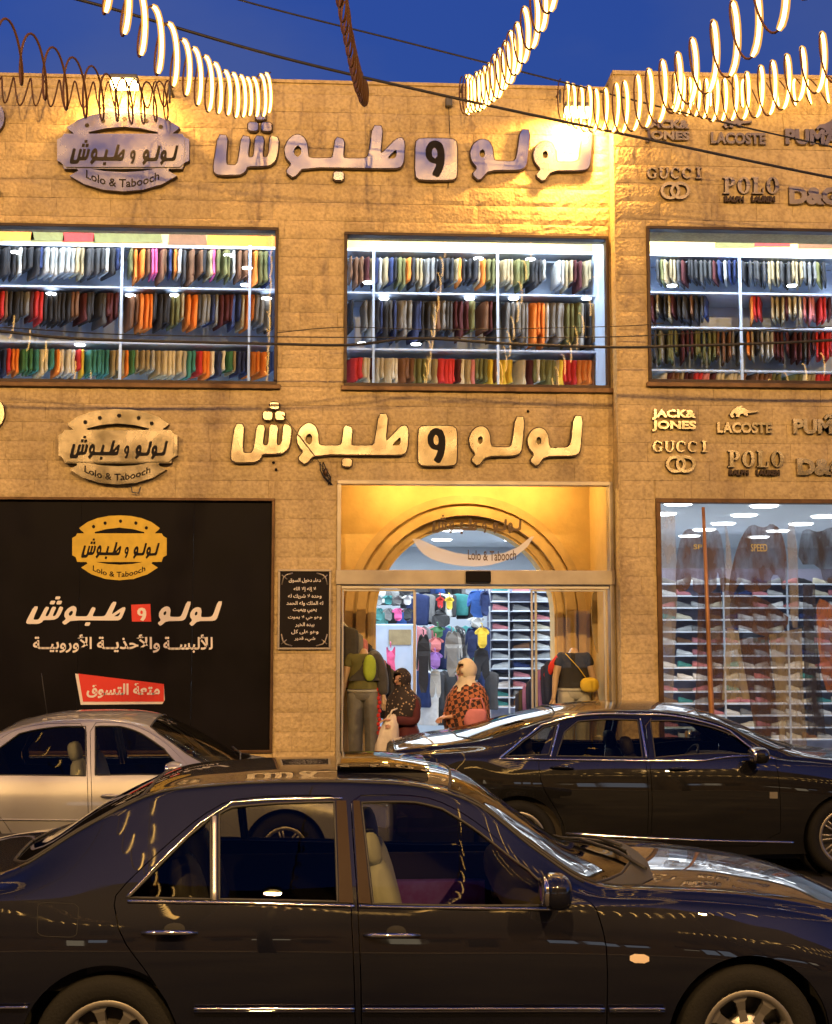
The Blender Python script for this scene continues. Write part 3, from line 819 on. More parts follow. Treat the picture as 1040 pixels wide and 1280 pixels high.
def hang(kind, x0, x1, y0, y1, Y, col, label, cat, hung=True):
    a = P(x0, y0, Y); c = P(x1, y1, Y); w = c[0] - a[0]; h = a[2] - c[2]; xm = (a[0] + c[0]) / 2
    hs = random.choice((-1, 1)) * random.uniform(.5, 2.2); b = MB(); ol = [(xm + u * w, a[2] + v * h) for u, v in SHAPES[kind]]
    ol = chaikin(ol, 1)
    b.plate(ol, [], lambda u, v, w: (xm + (u - xm) * 1.06, Y + w + .22 * (u - xm) * hs + .03 * math.sin((u - xm) * 60 + v * 4), v), .07, 0)

    if hung: b.tube([(xm, Y + .03, a[2] - .02), (xm, Y + .03, a[2] + .05), (xm, Y + .2, a[2] + .06)], .008, 6)
    o = b.build('hanging_' + ('dress' if kind == 'dress' else kind), 'cloth_' + col, bevel=.015); tag(o, label, cat)


hang('dress', 480, 497, 808, 858, 18.0, 'pink', 'bright pink dress hanging in the doorway behind the woman in dark scarf', 'dress')
hang('coat', 521, 538, 792, 866, 18.2, 'black', 'long black coat hanging near the middle of the doorway', 'coat')
hang('shirt', 538, 557, 783, 797, 18.6, 'green', 'small green top hanging above the peach shirt inside the shop', 'shirt')
hang('shirt', 535, 555, 797, 815, 18.5, 'rose', 'peach shirt hanging between the green and the purple tops', 'shirt')
hang('shirt', 534, 554, 815, 836, 18.4, 'purple', 'lilac purple top hanging beside the long black coat', 'shirt')
hang('trousers', 538, 551, 837, 872, 18.4, 'light_grey', 'pale grey trousers hanging under the purple top', 'trousers')
hang('shirt', 545, 556, 746, 760, 19.2, 'red', 'small red shirt hanging high near the shop ceiling', 'shirt')
hang('shirt', 556, 568, 746, 762, 19.3, 'yellow', 'small yellow shirt hanging beside the red one near the ceiling', 'shirt')
hang('bag', 540, 562, 762, 783, 18.9, 'charcoal', 'dark bag hanging below the small red shirt', 'bag')
hang('coat', 584, 612, 737, 772, 18.5, 'blue', 'blue jacket hanging highest beside the shoe rack', 'jacket')
hang('coat', 600, 613, 738, 770, 18.3, 'navy', 'navy jacket half behind the blue one beside the shoe rack', 'jacket')
hang('shirt', 585, 606, 771, 784, 18.8, 'white', 'white shirt hanging under the blue jacket', 'shirt')
hang('shirt', 594, 612, 784, 810, 18.5, 'yellow', 'mustard yellow top hanging over black trousers by the shoe rack', 'shirt')
hang('coat', 582, 598, 784, 822, 18.9, 'navy', 'navy coat hanging beside the mustard yellow top', 'coat')
hang('trousers', 592, 612, 811, 850, 18.6, 'black', 'black trousers hanging below the mustard yellow top', 'trousers')
for i in range(6):
    hang('coat', 556 + i * 4, 574 + i * 4, 788 + i * 1.5, 846 - i * 3, 18.4 + i * .25, ('grey', 'light_grey', 'charcoal')[i % 3],
         '%s coat, %s from the left in the row beside the purple top' % (('grey', 'pale grey', 'charcoal')[i % 3], ('first', 'second', 'third', 'fourth', 'fifth', 'sixth')[i]), 'coat')
clut = {}
for (pt, x0_, x1_, dp, Yc_) in ((742, 522, 583, .5, 20.6), (782, 520, 612, .75, 20.2), (838, 524, 610, .8, 19.8), (728, 524, 582, .22, 20.9), (738, 470, 516, .3, 21.4), (764, 470, 516, .3, 21.2)):
    z = P(560, pt, Yc_)[2]; x = P(x0_, pt, Yc_)[0]; xe = P(x1_, pt, Yc_)[0]
    while x < xe:
        c = random.choice(['black', 'charcoal', 'navy', 'grey', 'light_grey', 'blue', 'teal', 'rose', 'white', 'charcoal', 'black', 'grey']); m = clut.setdefault(c, MB()); me = garment_mesh(random.randint(0, 99), dp * random.uniform(.7, 1.1), c); rz = R(random.uniform(20, 70)); ca, sa = math.cos(rz), math.sin(rz)
        m.add([(x + v.co.x * ca - v.co.y * sa, Yc_ + v.co.x * sa + v.co.y * ca, z + v.co.z) for v in me.vertices], [tuple(p.vertices) for p in me.polygons], 0, True); bpy.data.meshes.remove(me); x += .13
for c, m in clut.items():
    tag(m.build('garment_mass', 'cloth_' + c), '%s garments crowded on the far racks seen through the doorway' % CN[c], 'garments', kind='stuff')
t = thing('shop_counter', 'pale blue counter with a beige notice at the left inside the shop', 'counter', tuple(P(500, 900, 18.9)[:2]) + (.15,))
a, c = P(468, 780, 18.8), P(521, 900, 18.8)
b = MB(); b.box(a[0], c[0], 18.8, 19.4, .16, a[2]); b.build('cabinet', 'panel_blue', t, bevel=.02)
q = px2([(486, 787), (514, 787), (514, 806), (486, 806)], 18.79); b = MB(); b.plate(q, [], wallfn(18.785), .012); b.build('notice', 'cloth_khaki', t)
for i, (x, c_) in enumerate(((473, 'teal'), (485, 'grey'), (497, 'pink'), (509, 'charcoal'))):
    hang('shirt', x - 7, x + 8, 760, 776, 20.2, c_, '%s folded top on the upper left shelf of the shop' % CN[c_], 'shirt', False)
    c2 = ('light_grey', 'teal', 'grey', 'white')[i]; hang('shirt', x - 7, x + 8, 744, 756, 20.3, c2, '%s top on the highest left shelf of the shop, above the %s one' % (CN[c2], CN[c_]), 'shirt', False)
hang('shirt', 497, 520, 733, 742, 20.0, 'charcoal', 'dark poster like top hanging by the ceiling at the left', 'shirt', False)

# ------------------------------------------------------------------ vestibule with the pointed stone arch
YA = 15.5
ac = P(582, 770, YA); acx, acz = ac[0], ac[2]; r0 = 112 * YA / 1600


def archring(r, n=28, z0=.15):
    return [(acx - r, z0)] + [(acx - r * math.cos(math.pi * i / n), acz + r * math.sin(math.pi * i / n)) for i in range(n + 1)] + [(acx + r, z0)]


vx0, vx1 = -.10, 3.0
b = MB(); ou = [(vx0, .15)] + archring(r0)[0:0] + [(vx0, 4.0), (vx1, 4.0), (vx1, .15)] + archring(r0)[::-1]
b.plate(ou, [], wallfn(YA), .35); b.build('arch_wall', 'plaster', building)
for ra, rb, d in ((r0 + .03, r0 + .10, .04), (r0 + .13, r0 + .24, .13), (r0 + .28, r0 + .38, .08)):
    b = MB(); b.plate(archring(rb) + archring(ra)[::-1], [], wallfn(YA - d), d); b.build('arch_moulding', 'arch_stone', building, bevel=.008)
b = MB(); b.box(vx0 - .05, vx0, YF + .3, YA + .3, .15, 4.0); b.box(vx1, vx1 + .02, YF + .3, YA + .3, .15, 4.0); b.build('vestibule_wall', 'plaster', building)
b = MB(); b.box(vx0 - .05, vx1 + .05, YF + .3, YA + .35, 4.0, 4.05); b.build('vestibule_ceiling', 'plaster', building)
for i, px in enumerate((497, 590, 672)):
    p = P(px, 600, 14.95); t = MB(); t.lathe([(0, -.03), (.06, -.03), (.075, 0), (0, .001)], (p[0], 14.95, 3.995), 20, 0, 'z'); o = t.build('vestibule_lamp', 'lamp_amber')
    tag(o, ('left', 'middle', 'right')[i] + ' amber lamp in the ceiling above the entrance', 'lamp')
    point('vestibule_bulb', (p[0], 14.98, 3.86), 26, (1, .58, .16), .05)
# door front
df = frame_part((DR[0], DR[1], DR[2], DR[3]), YF, .045, 'door_frame', 'alu', building, dep=.12)
zh0, zh1 = P(590, 731, YF)[2], P(590, 713, YF)[2]
b = MB(); b.box(DR[0] - .01, DR[1] + .01, YF - .05, YF + .14, zh0, zh1); hd = b.build('door_header', 'alu', building, bevel=.006)
b = MB(); b.box(DR[0] + .05, DR[1] - .05, YF + .0, YF + .04, zh0 - .045, zh0 - .004); b.build('door_rail', 'alu_light', building, bevel=.004)
sx = P(597, 725, YF)[0]
b = MB(); b.box(sx - .14, sx + .14, YF - .10, YF - .052, zh0 + .02, zh1 - .01); b.build('motion_sensor', 'sign_black', building, bevel=.012)
pane_part((DR[0] + .045, DR[1] - .045, zh1, DR[3] - .045), YF + .05, building, 'transom_glass')
for i, (xa, xb, Y) in enumerate(((427, 519, YF + .03), (664, 758, YF + .03))):
    x0, x1 = P(xa, 800, Y)[0], P(xb, 800, Y)[0]; d = frame_part((x0, x1, .17, zh0 - .05), Y, .022, 'sliding_door', 'alu_light', building, dep=.03, out=0)
    pane_part((x0 + .022, x1 - .022, .192, zh0 - .072), Y + .015, d, 'pane', 'door_glass')
b = MB(); x = P(670, 800, YF + .09)[0]; b.box(x - .012, x + .012, YF + .08, YF + .11, .17, zh0 - .05); b.build('door_stile', 'alu_light', building)
b = MB(); x = P(519, 800, YF + .09)[0]; b.box(x - .009, x + .009, YF + .08, YF + .10, .17, zh0 - .05); b.build('door_stile', 'alu_light', building)
# copper coloured stile and the printed figures on the right window
YG = YR + .07
b = MB(); b.tube([tuple(P(879, 634, YR - .01)), tuple(P(885, 780, YR - .012)), tuple(P(890, 905, YR - .014)), tuple(P(893, 960, YR - .016))], .03, 10, rad=[.018, .024, .032, .034]); b.build('window_stile', 'copper', building)
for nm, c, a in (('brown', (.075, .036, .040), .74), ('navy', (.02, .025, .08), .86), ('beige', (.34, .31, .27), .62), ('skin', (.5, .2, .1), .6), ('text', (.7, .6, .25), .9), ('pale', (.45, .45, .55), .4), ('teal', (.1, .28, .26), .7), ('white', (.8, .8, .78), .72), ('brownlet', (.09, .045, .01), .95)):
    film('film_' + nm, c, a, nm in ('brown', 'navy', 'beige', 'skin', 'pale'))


def decal(pts, m, Y, name, parent, cut=1):
    b = MB(); b.plate(px2(chaikin(pts, cut), Y), [], wallfn(Y), .001); return b.build(name, m, parent)


def k6(pts): return [(800 + a * .2733, 610 + b_ * .2733) for a, b_ in pts]


wf = thing('window_film', 'translucent print of standing figures in brown sweatshirts on the right shop window', 'window film', (4.5, YG, .4))
decal(k6([(195, 200), (225, 185), (248, 192), (262, 205), (285, 203), (300, 188), (330, 182), (365, 200), (378, 260), (388, 330), (396, 470), (372, 480), (362, 400), (352, 380), (350, 480), (245, 490), (240, 400), (222, 470), (165, 478), (162, 400), (172, 280)]), 'film_brown', YG, 'sweatshirt', wf)
decal(k6([(455, 240), (490, 180), (520, 165), (545, 178), (575, 180), (600, 160), (640, 185), (662, 250), (672, 330), (676, 450), (650, 470), (640, 400), (600, 395), (600, 470), (480, 480), (470, 420), (440, 460), (418, 520), (402, 470), (425, 340)]), 'film_brown', YG, 'sweatshirt', wf)
decal(k6([(735, 200), (770, 185), (800, 200), (830, 198), (860, 182), (900, 180), (900, 430), (840, 440), (822, 350), (720, 350)]), 'film_navy', YG, 'sweatshirt', wf)
decal(k6([(410, 500), (450, 480), (560, 500), (640, 560), (690, 600), (640, 680), (560, 680), (470, 640), (410, 640)]), 'film_brown', YG + .002, 'arm', wf)
decal(k6([(400, 640), (450, 650), (470, 800), (505, 965), (375, 970), (385, 800)]), 'film_beige', YG, 'trousers', wf, 0)
decal(k6([(590, 670), (740, 640), (745, 900), (765, 1200), (640, 1200), (620, 950)]), 'film_beige', YG, 'trousers', wf, 0)
decal(k6([(455, 690), (585, 680), (610, 900), (640, 1130), (530, 1140), (490, 900)]), 'film_brown', YG, 'trousers', wf, 0)
decal(k6([(265, 480), (370, 480), (380, 700), (385, 1000), (250, 1040), (262, 750)]), 'film_brown', YG + .002, 'trousers', wf, 0)
decal(k6([(745, 440), (800, 440), (810, 700), (850, 1130), (770, 1130), (750, 800)]), 'film_navy', YG, 'trousers', wf, 0)
decal(k6([(810, 500), (860, 520), (900, 560), (900, 940), (840, 930), (805, 640)]), 'film_skin', YG, 'arm', wf)
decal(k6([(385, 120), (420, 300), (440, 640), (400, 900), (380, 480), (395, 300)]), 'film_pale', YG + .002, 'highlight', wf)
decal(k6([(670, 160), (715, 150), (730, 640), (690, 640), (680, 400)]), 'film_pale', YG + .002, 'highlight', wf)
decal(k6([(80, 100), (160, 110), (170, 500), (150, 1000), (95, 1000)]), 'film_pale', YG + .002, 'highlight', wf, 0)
for (a, b_, c, d, s) in ((245, 285, 258, 280, 'SP'), (508, 582, 256, 290, 'SPEED')):
    q = px2(k6([(a, d), (b_, c)]), YG - .003); text(s, (q[0][0], q[1][0], q[0][1], q[1][1]), YG - .003, 'chest_print', 'film_text', wf, .001, .01)

# reflected lettering and banner, painted as film on the transom
tr = thing('transom_reflection', 'brown lettering and white banner painted as a reflection in the glass above the sliding doors', 'painted reflection', (1.5, YF, 3.2))
lettering(lambda x, y: (540 + (x - 288.8) * .255, 645 + (y - 508) * .30), YF + .044, .002, tr, 'film_brownlet', 'film_brownlet', join='letters', cut=0)
decal([(512, 668), (560, 690), (600, 695), (640, 690), (672, 664), (655, 690), (620, 706), (585, 709), (545, 702), (525, 690)], 'film_white', YF + .046, 'banner', tr)
q = px2([(585, 701), (645, 689)], YF + .04); text('Lolo & Tabooch', (q[0][0], q[1][0], q[0][1], q[1][1]), YF + .042, 'banner_lettering', 'film_brownlet', tr, .001, .01, arc=.015)
# ------------------------------------------------------------------ signs on the wall
YS = YF - .075
mpU = lambda x, y: (267 + (x - 288.8) * 1.078, 155 + (y - 517) * 1.043 + .0075 * (x - 288.8))
tU = thing('shop_sign', 'upper row of big steel Arabic letters on the stone wall, bluish with sky reflections', 'shop sign', (1.2, YF, 7.4))
lettering(mpU, YS, .07, tU, 'steel', 'dark_bronze', block='steel')
tL = thing('shop_sign', 'lower row of steel Arabic letters between the upper window and the doorway', 'shop sign', (1.2, YF, 4.2))
lettering(lambda x, y: (x, y), YS, .07, tL, 'steel_lower', 'dark_bronze', block='steel_lower')


def emblem_outline():
    h = [(0, 65), (100, 70), (200, 88), (290, 120), (368, 172), (352, 190), (330, 205), (322, 216), (385, 216), (398, 238), (430, 255), (430, 400), (398, 415), (385, 455), (300, 456), (292, 470), (350, 503), (255, 560), (130, 598), (0, 610)]
    o = [(505 + x, y) for x, y in h] + [(505 - x, y) for x, y in h[::-1][1:-1]]
    top = [(-225, 205), (-120, 180), (0, 168), (120, 180), (225, 205), (225, 216), (-225, 216)]
    bot = [(-215, 456), (215, 456), (120, 472), (0, 480), (-120, 472)]
    return o, [[(505 + x, y) for x, y in top], [(505 + x, y) for x, y in bot]]


def emblem(ox, oy, s, Y, d, parent, m, ms, tm, rim=None, sy=None, film_=False):
    sy = sy or s
    k = lambda pts: px2([(ox + a * s, oy + b_ * sy) for a, b_ in pts], Y)
    o, hs = emblem_outline(); b = MB(); b.plate(k(o), [k(h) for h in hs], wallfn(Y), d, 0, 1); b.build('emblem_plate', [m, ms], parent)
    if rim:   # raised steel centre plaque
        q = [(105, 255), (135, 225), (875, 225), (905, 255), (905, 420), (875, 448), (135, 448), (105, 420)]
        b = MB(); b.plate(k(q), [], wallfn(Y - .02), .019, 0, 1); b.build('centre_plaque', [rim, ms], parent)
    yy = Y - (.028 if rim else .006)
    lettering(lambda x, y: (ox + (158 + (x - 288.8) / 439.7 * 692 - (y - 545) * .0) * s + (568 - y) * .06, oy + (285 + (y - 515) * 2.15) * sy), yy, .006, parent, tm, tm, join='arabic_lettering', cut=0)
    for dx, dy in ((-235, 160), (-130, 130), (10, 114), (150, 130), (245, 170)):
        c = [(505 + dx + 15 * math.cos(t * math.pi / 4), dy + 15 * math.sin(t * math.pi / 4)) for t in range(8)]
        b = MB(); b.plate(k(c)[::-1], [], wallfn(Y - .005), .004); b.build('star_dot', tm, parent)
    a = k([(262, 560), (740, 505)]); text('Lolo & Tabooch', (a[0][0], a[1][0], a[0][1] - .03, a[1][1] - .045), Y - .005, 'latin_lettering', tm, parent, .004, .012, arc=.10 * s / .173 * (.9 if not rim else .9))


e1 = thing('emblem_sign', 'upper steel oval emblem with Arabic name under the floodlight', 'emblem', (-2.4, YF, 7.4))
emblem(57, 127.5, .192, YF - .10, .09, e1, 'steel', 'dark_bronze', 'black_print', 'steel', .183)
e2 = thing('emblem_sign', 'lower steel oval emblem on the wall above the black billboard', 'emblem', (-2.4, YF, 4.2))
emblem(60, 500, .173, YF - .10, .09, e2, 'steel_lower', 'dark_bronze', 'black_print', 'steel_lower')

# pieces of a further sign at the left edge
for (y0, mm, lb) in ((148, 'steel', 'bluish steel letter cut by the left edge of the photo near the top'), (518, 'steel_lower', 'steel letter cut by the left edge above the black billboard')):
    o = thing('sign_letter', lb, 'sign letter', (-4, YF, 4)); b = MB()
    g = [(-30, -20), (-6, -22), (3, -14), (6, 0), (2, 12), (-12, 26), (-22, 18), (-10, 6), (-26, 4), (-36, -8)]
    b.plate(px2([(x, y0 + y) for x, y in chaikin(g, 1)], YS), [], wallfn(YS), .07, 0, 1); b.build('letter', [mm, 'dark_bronze'], o)
b = MB(); a = P(-3, 240, YS); b.box(a[0] - .1, a[0] + .02, YS, YF, a[2] - .03, a[2] + .03); tag(b.build('sign_dot', 'steel'), 'small steel dot at the far left edge below the upper letters', 'sign letter')

# billboard
bb = thing('billboard', 'large black billboard with yellow emblem, white Arabic name and red slogan tag', 'billboard', (-2.6, YF, .8))
frame_part(BB, YF, .03, 'frame', 'bronze', bb, dep=.1, out=.03)
YB = YF + .03
xs_ = [BB[0] + .03, P(98, 800, YB)[0], P(240, 800, YB)[0], BB[1] - .03]
for i in range(3):
    b = MB(); b.box(xs_[i] + .0015, xs_[i + 1] - .0015, YB, YB + .03, BB[2] + .03, BB[3] - .03); b.build('board_sheet', 'sign_black', bb)
emblem(80, 634.5, .1373, YB - .003, .003, bb, 'sign_yellow', 'sign_yellow', 'black_print', None, .149)
mpb = lambda x, y: (33 + (x - 288.8) * .5416 + (571 - y) * .16, 750 + (y - 517) * .50)
T = thing('tmp', 'x', 'x'); bpy.data.objects.remove(T)
J = [MB(), MB()]
for nm, ou, ho in GL:
    if nm == 'letter_block': continue
    xs0 = sum(q[0] for q in ou) / len(ou)
    sh = (lambda x, y: (33 + (x - 288.8) * .535 + (571 - y) * .16, 752 + (y - 517) * .46)) if xs0 < 520 else (lambda x, y: (196 + (x - 586) * .535 + (571 - y) * .12, 750 + (y - 517) * .50))
    J[int(xs0 > 520)].plate(px2([sh(*q) for q in chaikin(ou, 1, .18)], YB), [px2([sh(*q) for q in h], YB) for h in ho], wallfn(YB - .004), .003)
for q in J: q.build('arabic_name', 'sign_white', bb)
b = MB(); b.plate(px2([(164, 756), (188, 755), (189, 777), (165, 777)], YB), [], wallfn(YB - .004), .003); b.build('red_square', 'sign_red', bb)
b = MB(); wmp = lambda x, y: (171 + (x - 533) * .50, 759 + (y - 533) * .37)
b.plate(px2([wmp(*q) for q in GLW[1]], YB), [px2([wmp(*q) for q in GLW[2][0]], YB)], wallfn(YB - .008), .003); b.build('arabic_waw', 'sign_white', bb)


def ptext(s, x0, x1, y0, y1, Y, name, m, parent, bold=.01, d=.003, **k):
    q = px2([(x0, y1), (x1, y0)], Y); return text(s, (q[0][0], q[1][0], q[0][1], q[1][1]), Y, name, m, parent, d, bold, **k)


for w_, xa_, xb_ in (('للألبســة', 204, 266), ('والأحذيــة', 121, 200), ('الأوروبيــة', 41, 115)): ptext(arabic(w_), xa_, xb_, 793, 816, YB - .004, 'tagline_word', 'sign_white', bb, .022)
b = MB(); b.plate(px2([(94, 842), (205, 857), (206, 875), (203, 880), (101, 881)], YB), [], wallfn(YB - .004), .003); b.build('tag_backing', 'sign_white', bb)  # white printed shape behind the red tag
b = MB(); b.plate(px2([(98, 842), (205, 855), (205, 877), (104, 877)], YB), [], wallfn(YB - .008), .003); b.build('red_tag', 'sign_red', bb)
ptext(arabic('متعة التسوق'), 108, 200, 854, 873, YB - .012, 'arabic_slogan', 'sign_white', bb, .03)

# plaque
pq = thing('wall_plaque', 'dark framed plaque with white Arabic prayer on the pillar beside the door', 'plaque', tuple(P(380, 812, YF)))
A = px2([(347, 812), (414, 712)], YF); frame_part((A[0][0], A[1][0], A[0][1], A[1][1]), YF - .02, .022, 'frame', 'alu', pq, dep=.02, out=.02)
b = MB(); b.box(A[0][0] + .022, A[1][0] - .022, YF - .028, YF - .01, A[0][1] + .022, A[1][1] - .022); b.build('board', 'black_print', pq)
for i, s in enumerate(('دعاء دخول السوق', 'لا إله إلا الله', 'وحده لا شريك له', 'له الملك وله الحمد', 'يحيي ويميت', 'وهو حي لا يموت', 'بيده الخير', 'وهو على كل', 'شيء قدير')):
    w = (20, 14, 21, 23, 15, 21, 12, 17, 13)[i]; y = 727.5 + i * 8.9 - (2 if i == 0 else 0)
    ptext(arabic(s), 381 - w, 381 + w, y - 2.8, y + 3.2, YF - .031, 'text_line', 'sign_white', pq, .02, .002)
for sx_, sz_ in ((0, 0), (1, 0), (0, 1), (1, 1)):
    x = A[0][0] + .04 if not sx_ else A[1][0] - .04; z = A[0][1] + .04 if not sz_ else A[1][1] - .04
    dx = 1 if not sx_ else -1; dz = 1 if not sz_ else -1
    b = MB(); b.tube([(x, YF - .03, z + dz * .13), (x + dx * .02, YF - .03, z + dz * .05), (x + dx * .05, YF - .03, z + dz * .02), (x + dx * .12, YF - .03, z)], .008, 5); b.tube([(x, YF - .03, z + dz * .02), (x + dx * .06, YF - .03, z + dz * .07)], .006, 5)
    b.build('corner_ornament', 'alu', pq)


# brand names on the projecting part
def serif_word(word, x0, x1, y0, y1, Y, parent, name, m, ms, thick=.24):
    n = len(word); cell = (x1 - x0) / n; b = MB()
    H_ = y1 - y0
    def pl(pts, eps=0): b.plate(px2(pts, Y), [], wallfn(Y - eps), .05, 0, 1)
    for i, c in enumerate(word):
        a = x0 + i * cell + cell * .06; w = cell * .88; st = w * thick * 1.1; sf = H_ * .10
        def R_(u0, u1, v0, v1, e=0): pl([(a + u0 * w, y0 + v1 * H_), (a + u1 * w, y0 + v1 * H_), (a + u1 * w, y0 + v0 * H_), (a + u0 * w, y0 + v0 * H_)], e)
        def arc(cx, cy, rx, ry, t0, t1, th, thv, e=0):
            k = 18; o = []; q = []
            for j in range(k + 1):
                t = R(t0 + (t1 - t0) * j / k); o.append((a + (cx + rx * math.cos(t)) * w, y0 + (cy - ry * math.sin(t)) * H_)); q.append((a + (cx + (rx - th) * math.cos(t)) * w, y0 + (cy - (ry - thv) * math.sin(t)) * H_))
            pl(o + q[::-1], e)
        T_ = thick
        if c == 'O':
            arc(.5, .5, .5, .5, 0, 358, T_, .09)
        elif c == 'C' or c == 'G':
            arc(.5, .5, .5, .5, 45, 315, T_, .09); R_(.80, .9, .12, .34, .001)
            if c == 'G': R_(.68, .9, .55, .9, .001); R_(.58, 1, .52, .60, .002)
        elif c == 'U':
            R_(.1, .1 + T_, .0, .6); R_(.75, .9, 0, .6); arc(.5, .6, .4, .4, 180, 360, T_ * .8, .12, .001); R_(0, .42, 0, .08, .002); R_(.64, 1, 0, .08, .002)
        elif c == 'I': R_(.36, .36 + T_, 0, 1); R_(.22, .78, 0, .09, .001); R_(.22, .78, .91, 1, .001)
        elif c == 'P': R_(.14, .14 + T_, 0, 1); R_(0, .55, 0, .08, .001); R_(0, .52, .92, 1, .001); arc(.5, .28, .42, .28, -90, 90, T_, .09, .002); R_(.35, .52, .46, .56, .003)
        elif c == 'L': R_(.14, .14 + T_, 0, 1); R_(0, .52, 0, .08, .001); R_(0, .9, .92, 1, .001); R_(.82, .92, .65, .95, .002)
    return b.build(name, [m, ms], parent)


def ring_outline(cx, cy, rx, ry, n=22): return [(cx + rx * math.cos(2 * math.pi * i / n), cy - ry * math.sin(2 * math.pi * i / n)) for i in range(n)]


CROC = [(0, .75), (.08, .45), (.15, .25), (.30, .05), (.45, .0), (.40, .18), (.55, .22), (.62, .38), (.80, .42), (1, .38), (1, .52), (.80, .60), (.62, .64), (.64, .85), (.52, .80), (.48, .66), (.38, .70), (.34, .95), (.22, .92), (.24, .72), (.16, .62), (.12, .78), (.18, .95), (.08, 1)]
CAT = [(0, .62), (.10, .45), (.25, .42), (.40, .30), (.52, .10), (.60, .0), (.72, .08), (.68, .22), (.75, .40), (1, .50), (.98, .58), (.72, .56), (.60, .62), (.48, .60), (.42, .80), (.30, .98), (.22, .92), (.30, .78), (.24, .66), (.12, .60), (.04, .72)]


def brands(tags, dy, S):
    Y = YR - .055; m, ms = S
    def T_(nm, lb, x, y):
        return thing('brand_sign', lb % dy, 'brand lettering', tuple(P(x, y, YR)))
    B = tags
    o = T_('b', 'two line raised steel lettering at the left end of the %s brand row', B['jj'][0], B['jj'][1])
    x, y = B['jj']; ptext('JACK&', x, x + 55, y, y + 12.5, Y, 'lettering', m, o, .045, .05); ptext('JONES', x, x + 55, y + 14, y + 27, Y, 'lettering', m, o, .045, .05)
    x, y = B['lac']; o = T_('b', 'crocodile figure over a raised word in the %s brand row', x, y)
    b = MB(); b.plate(px2([(x + 15 + a * 36, y + c * 15) for a, c in CROC], Y), [], wallfn(Y), .05, 0, 1); b.build('crocodile_figure', [m, ms], o)
    ptext('LACOSTE', x, x + 68, y + 21, y + 34, Y, 'lettering', m, o, .04, .05)
    x, y = B['pum']; o = T_('b', 'bold raised word with leaping cat cut by the right edge, %s brand row', x, y)
    ptext('PUMA', x, x + 68, y, y + 18, Y, 'lettering', m, o, .05, .05)
    b = MB(); b.plate(px2([(x + 38 + a * 42, y - 18 + c * 26) for a, c in CAT], Y), [], wallfn(Y - .004), .054, 0, 1); b.build('cat_figure', [m, ms], o)
    x, y = B['guc']; o = T_('b', 'serif word over two interlocked rings in the %s brand group', x, y)
    serif_word('GUCCI', x, x + 73, y, y + 14, Y, o, 'lettering', m, ms)
    for k, cx in enumerate((x + 30, x + 42)):
        b = MB(); b.plate(px2(ring_outline(cx, y + 29, 12.5, 11)[::-1], Y), [px2(ring_outline(cx, y + 29, 8.8, 7.2), Y)], wallfn(Y - k * .004), .05, 0, 1); b.build('ring', [m, ms], o)
    x, y = B['pol']; o = T_('b', 'tall serif word with small line beneath in the %s brand group', x, y)
    serif_word('POLO', x, x + 72, y, y + 21, Y, o, 'lettering', m, ms, .3)
    ptext('RALPH', x + 3, x + 27, y + 24, y + 31, Y, 'small_lettering', ms, o, .05, .05); ptext('LAUREN', x + 37, x + 66, y + 24, y + 31, Y, 'small_lettering', ms, o, .05, .05)
    x, y = B['dg']; o = T_('b', 'three raised characters with ampersand cut by the right edge, %s brand group', x, y)
    ptext('D&G', x, x + 62, y, y + 21, Y, 'lettering', m, o, .06, .05)


brands(dict(jj=(807, 150), lac=(889, 145), pum=(982, 162), guc=(808, 209), pol=(903, 221), dg=(987, 234)), 'upper', ('steel_dark', 'dark_bronze'))
brands(dict(jj=(815, 512), lac=(897, 507), pum=(992, 524), guc=(815, 551), pol=(909, 563), dg=(997, 573)), 'lower', ('steel_lower', 'dark_bronze'))


# ------------------------------------------------------------------ floodlights on the parapet
def flood(px, py, Y0, label, e):
    p = P(px, py, Y0 - .30); t = thing('floodlight', label, 'floodlight', (p[0], Y0, p[2] + .1))
    b = MB(); b.tube([(p[0], Y0, p[2] + .02), (p[0], p[1] + .06, p[2] + .10)], .015, 8); b.build('arm', 'lamp_body', t)
    b = MB(); b.box(p[0] - .15, p[0] + .15, p[1] - .05, p[1] + .12, p[2] + .045, p[2] + .10); b.build('housing', 'lamp_body', t, bevel=.01)
    b = MB(); b.box(p[0] - .14, p[0] + .14, p[1] - .06, p[1] + .11, p[2] - .03, p[2] + .044); b.build('lit_face', 'flood_glow', t, bevel=.01)
    l = area('floodlight_beam', (p[0], p[1] + .02, p[2] - .045), .26, .14, e, (1, .50, .11), (R(28), 0, 0)); l.data.spread = R(170)


flood(155, 105, YF, 'lit floodlight on the parapet above the upper emblem', 80)
flood(722, 140, YF, 'brightest lit floodlight, on the parapet above the last upper letter', 250)

